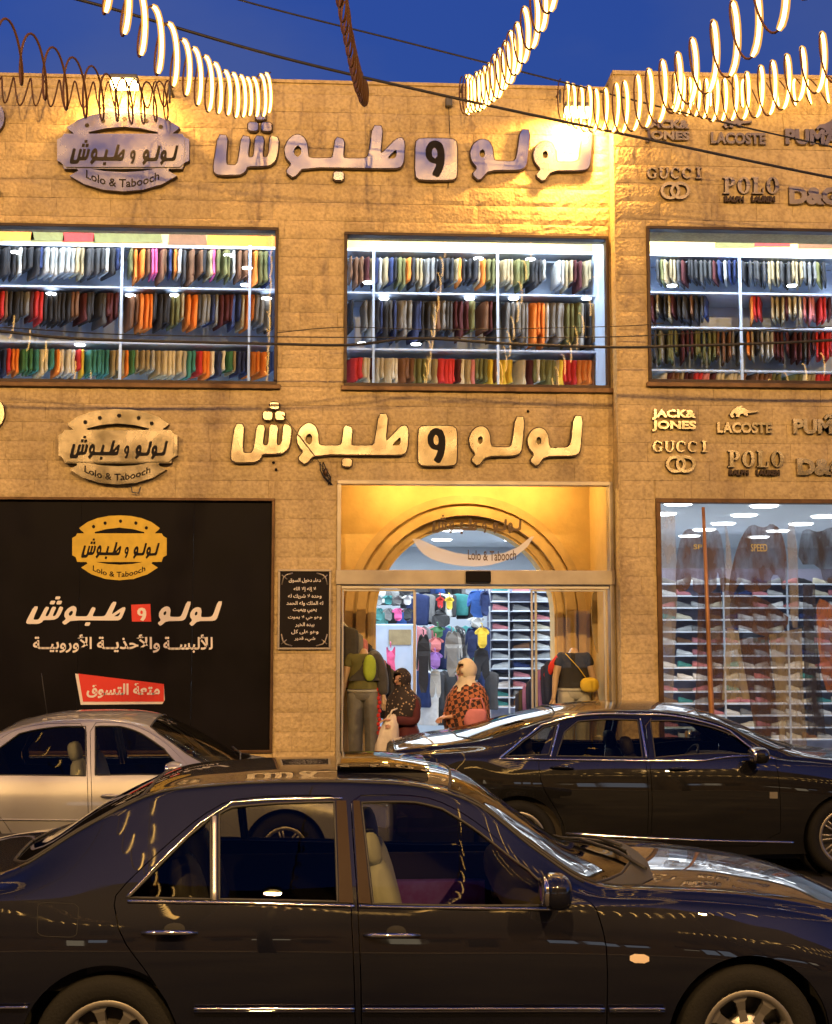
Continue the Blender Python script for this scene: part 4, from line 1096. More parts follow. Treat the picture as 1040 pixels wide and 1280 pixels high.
# ------------------------------------------------------------------ coiled rope lights
def garland(path, lit, label, radius=.17, pitch=.21, group='coiled rope lights strung over the street', tube=.015, ph=0., r2=None, clamp=True):
    """path: function s in [0,1] -> point; helix wound round it"""
    N = 400; pts = [Vector(path(i / N)) for i in range(N + 1)]
    L = [0]
    for i in range(N): L.append(L[-1] + (pts[i + 1] - pts[i]).length)
    tot = L[-1]; turns = tot / pitch; per = 22; M = int(turns * per); out = []; th = []
    j = 0
    rnd = random.Random(int(tot * 1000)); jit = [rnd.uniform(-.14, .14) for _ in range(int(turns) + 3)]; jr = [rnd.uniform(.88, 1.1) for _ in range(int(turns) + 3)]
    for i in range(M + 1):
        d = tot * i / M
        while j < N - 1 and L[j + 1] < d: j += 1
        f = (d - L[j]) / max(1e-6, L[j + 1] - L[j]); p = pts[j].lerp(pts[j + 1], f); t = (pts[j + 1] - pts[j]).normalized()
        u = Vector((0, 0, 1)); u = (u - t * u.dot(t)).normalized(); w = t.cross(u)
        a = 2 * math.pi * i / per + ph; k = int(i / per); fr = i / per - k
        jj = jit[k] * (1 - fr) + jit[k + 1] * fr; rr = radius * (jr[k] * (1 - fr) + jr[k + 1] * fr)
        if r2: rr *= 1 + (r2 - 1) * i / M
        al = (jj - (.19 if lit else 0.) * math.cos(a)) * pitch
        out.append(p + t * al + u * math.cos(a) * rr + w * math.sin(a) * rr * .22 - Vector((0, 0, rr * .3))); th.append(a)
    t_ = thing('rope_light', label, 'rope light', tuple(path(0)), group)
    b = MB(); b.tube(out, tube * (.5 if lit else .62), 6); b.build('dark_strand', 'rope_off', t_)
    if lit:
        on = [math.sin(a) < -.12 for a in th]; i = 0
        while i < len(out) - 1:
            j = i
            while j < len(out) - 1 and on[j] == on[i]: j += 1
            if on[i] and j - i > 2:
                n = j - i + 1; rad = [tube * (.55 if k in (0, n - 1) else .8 if k in (1, n - 2) else .8) for k in range(n)]
                b = MB(); b.tube(out[i:j + 1], tube, 7, rad=rad); ls = b.build('lit_strand', 'rope_on', t_)
                b = MB(); b.tube(out[i:j + 1], tube, 8, rad=[q * 2.1 for q in rad]); b.build('glow_tube', 'rope_glow', ls)  # added outer tube standing in for the glow around the strand
            i = j
    if clamp:
        p = path(0); b = MB(); b.tube([(p[0], YF + .05, p[2] + .08), (p[0], p[1], p[2] + .05), (p[0], p[1], p[2] - .1)], .012, 6); b.build('wall_hook', 'lamp_body', t_)
    return t_


def sagpath(A, B, sag):
    A = Vector(A); B = Vector(B)
    def f(s):
        p = A.lerp(B, s); p.z -= 4 * sag * s * (1 - s); return p
    return f


def street(pa, pm, Ym, label, lit, Ye=-6., ze=8.0, **k):
    """from the hook at pixel pa on the wall, through pixel pm at depth Ym, to the far side of the street"""
    A = P(pa[0], pa[1], 13.95); M = P(pm[0], pm[1], Ym); s = (13.95 - Ym) / (13.95 - Ye)
    xe = A[0] + (M[0] - A[0]) / s
    zl = A[2] + (ze - A[2]) * s; sag = (zl - M[2]) / (4 * s * (1 - s))
    return garland(sagpath(A, (xe, Ye, ze), sag), lit, label, **k)


street((338, 108), (160, 0), 7.6, 'lit rope light coil rising above the first upper letters to top left', True, pitch=.47, radius=.2)
street((458, 112), (429, 0), 8.4, 'unlit amber rope coil hanging from the wall in the middle of the sky', False, pitch=.36, radius=.13)
street((578, 112), (672, 0), 8.2, 'lit rope light coil rising from the wall at the centre towards the top', True, pitch=.42, radius=.19)
street((700, 118), (950, 0), 7.0, 'lit rope light coil rising steeply from the bright floodlight to the top right', True, pitch=.46, radius=.21)
street((835, 105), (1045, 55), 8.2, 'lit rope light coil leaving the projecting wall towards the right edge', True, pitch=.42, radius=.2)
street((212, 118), (0, 42), 8.6, 'unlit rope coil rising from beside the upper emblem to the left edge', False, pitch=.55, radius=.21)
a_, b_ = P(852, 108, 13.75), P(1100, 100, 13.7)
garland(sagpath(a_, b_, .07), True, 'lit rope light coil running level along the projecting wall', pitch=.19, radius=.16)
a_, b_ = P(212, 112, 13.85), P(-60, 100, 13.85)
garland(sagpath(a_, b_, .06), False, 'unlit rope coil running level along the wall behind the upper emblem', pitch=.17, radius=.15)


# ------------------------------------------------------------------ overhead cables
def cable(pts, r, label):
    P0 = [P(*q) for q in pts]; out = []
    for i in range(len(P0) - 1):
        a = P0[max(0, i - 1)]; b0 = P0[i]; c = P0[i + 1]; d = P0[min(len(P0) - 1, i + 2)]
        for k in range(10):
            t = k / 10; out.append(.5 * ((2 * b0) + (c - a) * t + (2 * a - 5 * b0 + 4 * c - d) * t * t + (3 * b0 - a - 3 * c + d) * t ** 3))
    out.append(P0[-1]); b = MB(); b.tube([tuple(q) for q in out], r, 6); tag(b.build('overhead_cable', 'cable'), label, 'cable')


cable([(-100, -45, 10.5), (100, 0, 11), (345, 70, 11.5), (575, 124, 12), (800, 172, 12.4), (1060, 226, 12.8), (1300, 268, 13)], .014, 'thick black cable sloping across the upper sign letters from top left')
cable([(150, -50, 11), (300, 0, 11.5), (520, 56, 12), (740, 112, 12.5), (900, 152, 12.8), (1060, 188, 13), (1250, 230, 13.1)], .009, 'thin black cable sloping through the sky above the thick one')
cable([(-120, 402, 12.6), (0, 414, 12.6), (110, 424, 12.7), (345, 430, 12.8), (440, 431, 12.9), (520, 423, 12.9), (640, 430, 12.9), (765, 434, 12.9), (860, 432, 12.8), (960, 429, 12.7), (1060, 424, 12.6), (1200, 415, 12.5)], .015, 'thick black cable crossing all three upper windows')
cable([(-120, 404, 13.2), (0, 409, 13.2), (150, 418, 13.2), (345, 421, 13.2), (560, 422, 13.2), (765, 421, 13.2), (930, 413, 13.1), (1060, 408, 13.1), (1200, 404, 13.1)], .006, 'thin cable running just above the thick one over the windows')
cable([(345, 416, 13.6), (430, 409, 13.6), (560, 412, 13.6), (765, 408, 13.6), (830, 404, 13.5)], .005, 'thinnest wire over the stone piers between the windows')

# small fittings and stray wires
t = thing('wire_bundle', 'tangled dark wires hanging above the left corner of the entrance', 'wires', tuple(P(408, 595, YF)))
b = MB(); b.tube([tuple(P(353, 518, YF - .09)), tuple(P(372, 542, YF - .1)), tuple(P(390, 565, YF - .1)), tuple(P(404, 585, YF - .06)), tuple(P(412, 600, YF - .04))], .004, 5)
for i in range(4):
    b.tube([tuple(P(402 + random.uniform(-3, 3), 578, YF - .03)), tuple(P(406 + random.uniform(-6, 6), 588, YF - .05)), tuple(P(410 + random.uniform(-6, 6), 596, YF - .05)), tuple(P(413 + random.uniform(-4, 4), 606, YF - .03))], .006, 5)
b.build('wire', 'cable', t)
b = MB(); p = P(407, 590, YF - .03); b.blob(p, (.03, .03, .045)); b.build('clip', 'bronze', t)
t = thing('wall_lamp', 'small unlit lamp fitting on the parapet near the centre rope light', 'lamp', tuple(P(561, 130, YF)))
b = MB(); p = P(561, 128, YF - .06); b.box(p[0] - .04, p[0] + .04, YF - .09, YF - .02, p[2] - .05, p[2] + .05); b.build('housing', 'lamp_body', t, bevel=.01)
b = MB(); b.tube([(p[0], YF - .05, p[2] - .05), (p[0] + .02, YF - .03, p[2] - .5), (p[0] - .01, YF - .03, p[2] - 1.0)], .005, 5); b.build('wire', 'cable', t)
t = thing('wall_lamp', 'small round bracket below the lower steel emblem', 'bracket', tuple(P(170, 613, YF)))
b = MB(); p = P(170, 612, YF - .05); b.tube([(p[0] - .05, YF - .05, p[2] + .03), (p[0] - .04, YF - .06, p[2] - .03), (p[0] + .03, YF - .06, p[2] - .04), (p[0] + .05, YF - .05, p[2] + .03)], .008, 6); b.build('hook', 'lamp_body', t)
for (x, y) in ((342, 578), (345, 587), (660, 514)):
    b = MB(); p = P(x, y, YF - .02); b.blob(p, (.016, .02, .016)); tag(b.build('wall_plug', 'black_print'), 'dark drilled plug in the stone, %s' % {578: 'upper of the pair under the lower letters', 587: 'lower of the pair under the lower letters', 514: 'alone above the letter block at the right'}[y], 'plug')
# ------------------------------------------------------------------ people and mannequins
def skin_obj(name, J, Ed, m, parent, T, sub=2, mats=None):
    keys = list(J); me = bpy.data.meshes.new(name)
    me.from_pydata([tuple(T(J[k][0])) for k in keys], [(keys.index(a), keys.index(b)) for a, b in Ed], [])
    o = bpy.data.objects.new(name, me); COL.objects.link(o)
    sk = o.modifiers.new('Skin', 'SKIN'); sk.use_smooth_shade = True; sk.branch_smoothing = .6
    for i, k in enumerate(keys):
        r = J[k][1]; r = r if isinstance(r, tuple) else (r, r)
        me.skin_vertices[0].data[i].radius = r; me.skin_vertices[0].data[i].use_root = (i == 0)
    ss = o.modifiers.new('Sub', 'SUBSURF'); ss.levels = sub; ss.render_levels = sub
    dg = bpy.context.evaluated_depsgraph_get(); dg.update()
    m2 = bpy.data.meshes.new_from_object(o.evaluated_get(dg)); bpy.data.objects.remove(o); bpy.data.meshes.remove(me)
    m2.name = name; m2.materials.clear(); m2.materials.append(MATS[m])
    off = wl(parent)
    for v in m2.vertices: v.co -= off
    o = bpy.data.objects.new(name, m2); COL.objects.link(o); o.parent = parent; return o


def placer(base, ang, s=1.):
    f = Vector((math.cos(ang), math.sin(ang), 0)); l = Vector((-math.sin(ang), math.cos(ang), 0))
    return lambda q: Vector(base) + (f * q[0] + l * q[1] + Vector((0, 0, q[2]))) * s


def hand(J, E, w, side, tip, k):
    """palm, four fingers and thumb from wrist w pointing towards tip"""
    d = (Vector(tip) - Vector(w)).normalized(); s = Vector((0, side, 0)); s = (s - d * s.dot(d)).normalized(); dn = d.cross(s) * (1 if side > 0 else -1)
    if dn.z > 0: dn = -dn
    pal = Vector(w) + d * .055; J['pal' + k] = (pal, (.034, .018)); E.append(('wr' + k, 'pal' + k))
    for i, ln in enumerate((.055, .066, .062, .048)):
        o = s * (.024 - i * .016)
        a = pal + o + d * .03; b = a + d * ln * .55 + dn * .012; c = b + d * ln * .3 + dn * .03
        for q, p_, r in (('a', a, .009), ('b', b, .008), ('c', c, .0065)): J['f%s%d%s' % (k, i, q)] = (p_, r)
        E += [('pal' + k, 'f%s%da' % (k, i)), ('f%s%da' % (k, i), 'f%s%db' % (k, i)), ('f%s%db' % (k, i), 'f%s%dc' % (k, i))]
    th = Vector(w) + d * .035 - s * .03 * (-1); J['t' + k + 'a'] = (th, .010); J['t' + k + 'b'] = (th + d * .035 + s * .012 + dn * .01, .008)
    E += [('wr' + k, 't' + k + 'a'), ('t' + k + 'a', 't' + k + 'b')]


def body_joints(elL, wrL, elR, wrR, tilt=0., headless=False, hands=True):
    V = Vector
    J = {'pel': (V((0, 0, .92)), (.14, .11)), 'sp': (V((0, 0, 1.06)), (.12, .095)), 'ch': (V((0, 0, 1.22)), (.145, .11)), 'nb': (V((0, 0, 1.36)), .065), 'nk': (V((.01, 0, 1.43)), .05)}
    E = [('pel', 'sp'), ('sp', 'ch'), ('ch', 'nb'), ('nb', 'nk')]
    if not headless:
        J['jaw'] = (V((.03 + tilt * .5, 0, 1.485)), (.058, .07)); J['hd'] = (V((.02 + tilt, 0, 1.55)), (.078, .09)); J['ht'] = (V((.005 + tilt, 0, 1.60)), .062)
        E += [('nk', 'jaw'), ('jaw', 'hd'), ('hd', 'ht')]
    for k, sd, el, wr in (('L', 1, elL, wrL), ('R', -1, elR, wrR)):
        J['sh' + k] = (V((0, sd * .155, 1.335)), .056); J['el' + k] = (V(el), .042); J['wr' + k] = (V(wr), (.028, .024))
        E += [('ch', 'sh' + k), ('sh' + k, 'el' + k), ('el' + k, 'wr' + k)]
        if hands:
            d = (V(wr) - V(el)).normalized(); hand(J, E, wr, sd, V(wr) + d, k)
        J['hp' + k] = (V((0, sd * .085, .86)), .09); J['kn' + k] = (V((.02, sd * .085, .48)), .058); J['an' + k] = (V((0, sd * .085, .09)), .042); J['to' + k] = (V((.13, sd * .09, .04)), (.04, .03))
        E += [('pel', 'hp' + k), ('hp' + k, 'kn' + k), ('kn' + k, 'an' + k), ('an' + k, 'to' + k)]
    return J, E


def cloth_rings(T, rows, n=28, wob=.0, seed=1):
    rnd = random.Random(seed); ph = rnd.uniform(0, 6); out = []
    for (z, rf, rs, cf, cs) in rows:
        ring = []
        for i in range(n):
            a = 2 * math.pi * i / n; w = 1 + wob * math.sin(a * 7 + ph + z * 3) + wob * .6 * math.sin(a * 12 + z * 9)
            ring.append(tuple(T(Vector((cf + rf * math.cos(a) * w, cs + rs * math.sin(a) * w, z)))))
        out.append(ring)
    return out


def check_mat():
    m = bpy.data.materials.new('checked_shawl'); m.use_nodes = True; n = m.node_tree; b = n.nodes['Principled BSDF']; b.inputs['Roughness'].default_value = .85
    g = n.nodes.new('ShaderNodeNewGeometry'); w = n.nodes.new('ShaderNodeTexNoise'); w.inputs['Scale'].default_value = 6
    add = n.nodes.new('ShaderNodeVectorMath'); add.operation = 'MULTIPLY_ADD'; add.inputs[1].default_value = (.04, .04, .04)
    n.links.new(w.outputs['Color'], add.inputs[0]); n.links.new(g.outputs['Position'], add.inputs[2]); n.links.new(g.outputs['Position'], w.inputs['Vector'])
    mp = n.nodes.new('ShaderNodeMapping'); mp.inputs['Rotation'].default_value = (.0, .35, .5)
    ck = n.nodes.new('ShaderNodeTexChecker'); ck.inputs['Scale'].default_value = 22; ck.inputs['Color1'].default_value = (.36, .125, .055, 1); ck.inputs['Color2'].default_value = (.03, .014, .012, 1)
    n.links.new(add.outputs[0], mp.inputs[0]); n.links.new(mp.outputs[0], ck.inputs['Vector']); n.links.new(ck.outputs[0], b.inputs['Base Color']); MATS['check'] = m
    m = mat('floral', (.03, .025, .02), .85); n = m.node_tree; b = n.nodes['Principled BSDF']
    v = n.nodes.new('ShaderNodeTexVoronoi'); v.inputs['Scale'].default_value = 28; g = n.nodes.new('ShaderNodeNewGeometry'); r = n.nodes.new('ShaderNodeValToRGB')
    r.color_ramp.elements[0].position = .18; r.color_ramp.elements[0].color = (.38, .28, .18, 1); r.color_ramp.elements[1].position = .3; r.color_ramp.elements[1].color = (.022, .016, .014, 1)
    n.links.new(g.outputs['Position'], v.inputs['Vector']); n.links.new(v.outputs['Distance'], r.inputs[0]); n.links.new(r.outputs[0], b.inputs['Base Color'])


check_mat()


def hijab(T, tilt, m, parent, name='headscarf', drape=.30):
    b = MB(); c = Vector((.012 + tilt, 0, 1.55)); nu, nv = 26, 16; vs = []; fs = []
    for j in range(nv + 1):
        ph = -math.pi / 2 + math.pi * j / nv
        for i in range(nu):
            th = 2 * math.pi * i / nu
            d = Vector((math.cos(ph) * math.cos(th), math.cos(ph) * math.sin(th), math.sin(ph)))
            r = Vector((.118, .100, .128)); w = 1 + .025 * math.sin(th * 5 + ph * 6)
            vs.append(T(c + Vector((d.x * r.x - .012, d.y * r.y, d.z * r.z)) * w))
    for j in range(nv):
        for i in range(nu):
            k = (i + 1) % nu; ph = -math.pi / 2 + math.pi * (j + .5) / nv; th = 2 * math.pi * (i + .5) / nu
            dx = math.cos(ph) * math.cos(th); dy = math.cos(ph) * math.sin(th); dz = math.sin(ph)
            if dx > .35 and abs(dy) < .56 and -.80 < dz < .60: continue
            fs.append((j * nu + i, j * nu + k, (j + 1) * nu + k, (j + 1) * nu + i))
    b.add(vs, fs, 0, True)
    b.loft(cloth_rings(T, [(1.50 - .01, .085, .085, .0 + tilt * .6, 0), (1.44, .082, .09, .015 + tilt * .3, 0), (1.39, .11, .14, .02, 0), (1.33, .155, .195, .01, 0), (1.25, .175, .21, .015, 0), (1.16, .175, .19, .03, 0), (1.36 - drape - .02, .165, .15, .05, 0)], 28, .03, 4), 0, False)
    o = b.build(name, m, parent); sd = o.modifiers.new('Solid', 'SOLIDIFY'); sd.thickness = .008; return o


def face(T, tilt, parent):
    b = MB()
    for s in (-1, 1): b.blob(T(Vector((.092 + tilt, s * .032, 1.553))), (.006, .009, .004))
    b.build('eyes', 'hair', parent)
    b = MB(); b.blob(T(Vector((.108 + tilt, 0, 1.528))), (.011, .010, .018)); b.build('nose', 'skin', parent)
    b = MB(); b.blob(T(Vector((.092 + tilt, 0, 1.492))), (.009, .02, .006)); b.build('mouth', 'cloth_rose', parent)


def woman(px, ptop, Y, ang, h, label, coat, scarf, el, wr, tilt, skirt, shawl=None):
    q = P(px, ptop, Y); s = h / 1.67; base = (q[0], Y, .15)
    p = thing('person', label, 'person', base); T = placer(base, ang, s)
    J, E = body_joints(el[0], wr[0], el[1], wr[1], tilt)
    skin_obj('body', J, E, 'skin', p, T)
    # coat: torso and sleeves one garment
    keep = ('pel', 'sp', 'ch', 'nb', 'shL', 'shR', 'elL', 'elR', 'wrL', 'wrR')
    C = {}
    for k in keep:
        r = J[k][1]; r = r if isinstance(r, tuple) else (r, r); g = {'pel': .05, 'sp': .05, 'ch': .03, 'nb': .01}.get(k, .022)
        v = J[k][0].copy()
        if k[:2] == 'wr': v = J['el' + k[2]][0].lerp(v, .88)
        C[k] = (v, (r[0] + g, r[1] + g))
    ed = [e for e in E if e[0] in C and e[1] in C]
    skin_obj('coat', C, ed, coat, p, T)
    b = MB(); b.loft(cloth_rings(T, [(1.06, .13, .15, 0, 0), (.95, .165, .19, 0, 0), (.75, .185, .205, 0, 0), (.45, .20, .22, 0, 0), (.16, .225, .24, 0, 0)], 30, .03, 2)); b.build('skirt', skirt, p)
    for s_ in (-1, 1):
        b = MB(); b.blob(T(Vector((.06, s_ * .09, .035))), (.12 * s, .05 * s, .04 * s), 0, 2.4); b.build('shoe', 'rubber', p)
    hijab(T, tilt, scarf, p); face(T, tilt, p)
    if shawl:
        b = MB(); b.loft(cloth_rings(T, [(1.41, .10, .12, .0, 0), (1.36, .15, .19, .0, 0), (1.26, .20, .245, .01, 0), (1.12, .225, .26, .02, 0), (.98, .235, .265, .02, 0), (.86, .235, .26, -.01, 0)], 32, .03, 6), 0, False)
        o = b.build('shawl', shawl, p); sd = o.modifiers.new('Solid', 'SOLIDIFY'); sd.thickness = .01
    return p, T, s


p1, T1, s1 = woman(505, 833, 13.80, R(225), 1.56, 'person in black patterned headscarf and maroon coat looking down at her hands', 'cloth_maroon', 'floral',
                   [(.02, .20, 1.08), (.04, -.19, 1.08)], [(.26, .05, 1.10), (.24, -.02, 1.06)], .035, 'cloth_maroon')
bg_ = thing('carrier_bag', 'cream plastic carrier bag hanging from the hands of the person in maroon', 'bag', tuple(P(490, 950, 13.62)))
a = P(484, 893, 13.60)
b = MB(); rr = []
for z, w, dx in ((0, .035, .03), (-.07, .075, .02), (-.18, .10, .0), (-.32, .125, -.02), (-.44, .14, -.01), (-.52, .12, .02), (-.56, .05, .03)):
    rr.append([(a[0] + .02 + dx + w * math.cos(2 * math.pi * i / 20) * (1 + .10 * math.sin(i * 2.2 + z * 20)), a[1] + w * .6 * math.sin(2 * math.pi * i / 20) * (1 + .12 * math.sin(i * 1.7)), a[2] + z) for i in range(20)])
b.loft(rr); b.build('bag', 'bag_cream', bg_)
b = MB(); b.tube([(a[0] + .02, a[1] - .02, a[2] - .03), (a[0] + .05, a[1], a[2] + .04), (a[0] + .11, a[1] + .03, a[2] + .06)], .01, 6); b.build('handle', 'bag_cream', bg_)
p2, T2, s2 = woman(585, 819, 13.86, R(208), 1.66, 'person in cream headscarf and orange and black checked shawl facing left', 'check', 'cloth_cream',
                   [(.05, .20, 1.09), (.08, -.20, 1.08)], [(.29, .05, 1.06), (.29, -.05, 1.05)], .02, 'cloth_black', 'check')
a = P(596, 886, 13.60); hb = thing('handbag', 'dusty pink handbag held against the checked shawl', 'bag', tuple(a))
b = MB(); rr = [[(a[0] + w * math.cos(2 * math.pi * i / 18) * 1.2 + z * .2, a[1] + .05 * math.sin(2 * math.pi * i / 18), a[2] + z) for i in range(18)] for z, w in ((.0, .06), (-.03, .09), (-.10, .10), (-.16, .09), (-.18, .05))]
b.loft(rr); b.build('bag_body', 'cloth_rose', hb); b = MB(); b.tube([(a[0] - .09, a[1], a[2] - .02), (a[0] - .06, a[1] + .02, a[2] + .10), (a[0] + .05, a[1] + .02, a[2] + .11), (a[0] + .09, a[1], a[2] - .02)], .01, 6); b.build('handle', 'cloth_rose', hb)


def mannequin(px, psh, Y, ang, label, top, trouser, el, wr, jacket=None, bag=None):
    q = P(px, psh, Y); zb = q[2] - 1.345
    pl = MB(); pl.box(q[0] - .33, q[0] + .33, Y - .28, Y + .28, .151, zb - .001); tag(pl.build('display_plinth', 'alu', bevel=.01), 'low plinth under the mannequin %s' % label[1], 'plinth')
    t = thing('mannequin', label[0], 'mannequin', (q[0], Y, zb)); T = placer((q[0], Y, zb), ang)
    J, E = body_joints(el[0], wr[0], el[1], wr[1], 0, True); skin_obj('body', J, E, 'mannequin_skin', t, T)
    def wear(keys, grow, name, m, cut=None):
        C = {}
        for k in keys:
            r = J[k][1]; r = r if isinstance(r, tuple) else (r, r); v = J[k][0].copy()
            if cut and k in cut: v = J[cut[k][0]][0].lerp(v, cut[k][1])
            C[k] = (v, (r[0] + grow, r[1] + grow))
        skin_obj(name, C, [e for e in E if e[0] in C and e[1] in C], m, t, T)
    wear(('ch', 'sp', 'nb', 'shL', 'shR', 'elL', 'elR'), .020, 'top', top, {'elL': ('shL', .55), 'elR': ('shR', .55)})
    for sd in (-1, 1):
        b = MB(); b.loft(cloth_rings(T, [(.93, .125, .10, 0, sd * .085), (.84, .135, .105, 0, sd * .088), (.70, .115, .098, 0, sd * .092), (.48, .095, .085, .01, sd * .095), (.25, .085, .08, 0, sd * .095), (.06, .085, .08, .01, sd * .095)], 22, .02, 4)); b.build('trouser_leg', trouser, t)
    b = MB(); b.loft(cloth_rings(T, [(1.26, .12, .15, 0, 0), (1.15, .135, .165, 0, 0), (1.04, .145, .175, 0, 0), (.965, .158, .19, 0, 0)], 26, .02, 3), 0, False); b.build('top_hem', top, t)
    b = MB(); b.loft(cloth_rings(T, [(1.06, .125, .15, 0, 0), (1.0, .135, .165, 0, 0), (.93, .148, .192, 0, 0), (.86, .142, .192, 0, 0), (.82, .10, .15, 0, 0)], 24)); b.build('trouser_top', trouser, t)
    b = MB(); b.loft(cloth_rings(T, [(.955, .158, .196, 0, 0), (.925, .158, .198, 0, 0)], 24)); b.build('belt', 'cloth_light_grey', t)
    if jacket: wear(('ch', 'sp', 'shL', 'elL', 'wrL'), .034, 'jacket', jacket, {'wrL': ('elL', .9)})
    if bag:
        b = MB(); b.tube([T(Vector((.10, -.12, 1.36))), T(Vector((.15, .02, 1.2))), T(Vector((.16, .12, 1.06)))], .012, 6, flat=.4); b.build('bag_strap', bag, t)
        b = MB(); b.blob(T(Vector((.19, .14, 1.0))), (.11, .07, .085), 0, 2.6); b.build('shoulder_bag', bag, t)
    return t


mannequin(455, 819, 14.85, R(262), ('headless mannequin in olive green top, dark jacket and grey jeans left of the doorway', 'with grey jeans'), 'cloth_olive', 'cloth_grey',
          [(.03, .22, 1.08), (.03, -.22, 1.08)], [(.10, .24, .86), (.10, -.24, .86)], 'cloth_charcoal')
gt = MB(); a = P(462, 835, 14.68); gt.blob(a, (.075, .04, .15), 0, 2.3); tag(gt.build('scarf', 'cloth_lime'), 'lime green scarf on the chest of the left mannequin', 'scarf')
mannequin(717, 818, 14.85, R(272), ('headless mannequin in black top with yellow shoulder bag right of the doorway', 'with the yellow bag'), 'cloth_black', 'cloth_light_grey',
          [(.02, .22, 1.08), (.02, -.22, 1.08)], [(.06, .25, .84), (.06, -.25, .84)], None, 'cloth_yellow')


def slope_rack(pa, pb, Y0, Y1, cols, label, top, drop, glabel):
    A = P(pa[0], pa[1], Y0); B = P(pb[0], pb[1], Y1); t = thing('sloping_rail', label, 'clothes rail', (A[0], Y0, .15))
    b = MB(); b.tube([tuple(A), tuple(B)], .016, 8); b.build('rail', 'post_grey', t)
    for q in (A, B):
        b = MB(); b.tube([tuple(q), (q[0], q[1], .151)], .014, 8); b.build('leg', 'post_grey', t)
    n = 9
    for i in range(n):
        f = (i + .5) / n; q = A + (B - A) * f; c = cols[i % len(cols)]; key = (c, 7, drop)
        if key not in GM: GM[key] = garment_mesh(77, drop, c)
        o = bpy.data.objects.new('hanging_garment', GM[key]); COL.objects.link(o); o.location = tuple(q - np.array([0, 0, .01])); o.rotation_euler = (0, 0, R(58 if B[0] > A[0] else -58)); o.scale = (1, .9, random.uniform(.92, 1.05))
        tag(o, '%s garment, %s from the top of the %s' % (CN[c], ('first', 'second', 'third', 'fourth', 'fifth', 'sixth', 'seventh', 'eighth', 'ninth')[i], glabel), 'garment', '%s garments on the %s' % (CN[c], glabel))
    if top:
        b = MB(); b.tube([tuple(A + np.array([0, -.12, -.02])), tuple((A + B) / 2 + np.array([0, -.14, -.03])), tuple(B + np.array([0, -.12, -.02]))], .05, 10, flat=1.1); tag(b.build('folded_scarf', top), 'long bright red scarf laid along the right sloping rail', 'scarf')


slope_rack((428, 778), (480, 834), 14.9, 15.2, ['charcoal', 'grey', 'rose', 'black'], 'sloping rail of dark garments behind the left mannequin', None, .62, 'sloping rail behind the left mannequin')
slope_rack((698, 820), (657, 864), 14.95, 15.25, ['navy', 'navy', 'purple', 'charcoal'], 'sloping rail of navy garments under a red scarf at the right of the doorway', 'cloth_red', .5, 'sloping rail right of the doorway')
t = MB()
for i in range(14): a = P(473 + (i % 2) * 1.5, 862 + i * 5.4, 14.75); t.blob(a, (.022, .02, .026), 0, 2, 8, 6)
tag(t.build('bead_string', 'cloth_red'), 'string of red beads hanging beside the left mannequin', 'bead string')
b = MB(); pts = [(741, 735), (757, 735), (760, 770), (756, 800), (748, 822), (742, 800), (739, 770)]
b.plate(px2(chaikin(pts, 1), 15.1), [], wallfn(15.1), .03, 0); tag(b.build('hanging_banner', 'cloth_khaki', bevel=.005), 'narrow yellowish pointed banner at the right side of the entrance', 'banner')

# ------------------------------------------------------------------ cars
def pchip(x, y, xs):
    x = np.asarray(x, float); y = np.asarray(y, float); h = np.diff(x); d = np.diff(y) / h; m = np.zeros_like(y)
    for i in range(1, len(x) - 1):
        # smooth (catmull) tangents, limited
        t = (d[i - 1] * h[i] + d[i] * h[i - 1]) / (h[i] + h[i - 1])
        if d[i - 1] * d[i] <= 0: t *= .3
        m[i] = t
    m[0] = d[0]; m[-1] = d[-1]
    i = np.clip(np.searchsorted(x, xs) - 1, 0, len(x) - 2); t = (xs - x[i]) / h[i]; t2, t3 = t * t, t ** 3
    return (2 * t3 - 3 * t2 + 1) * y[i] + (t3 - 2 * t2 + t) * h[i] * m[i] + (-2 * t3 + 3 * t2) * y[i + 1] + (t3 - t2) * h[i] * m[i + 1]


VN = np.array([0, .20, .42, .62, .72, 1.15, 1.21, 1.34, 1.65, 2.0])
VR = 1.18


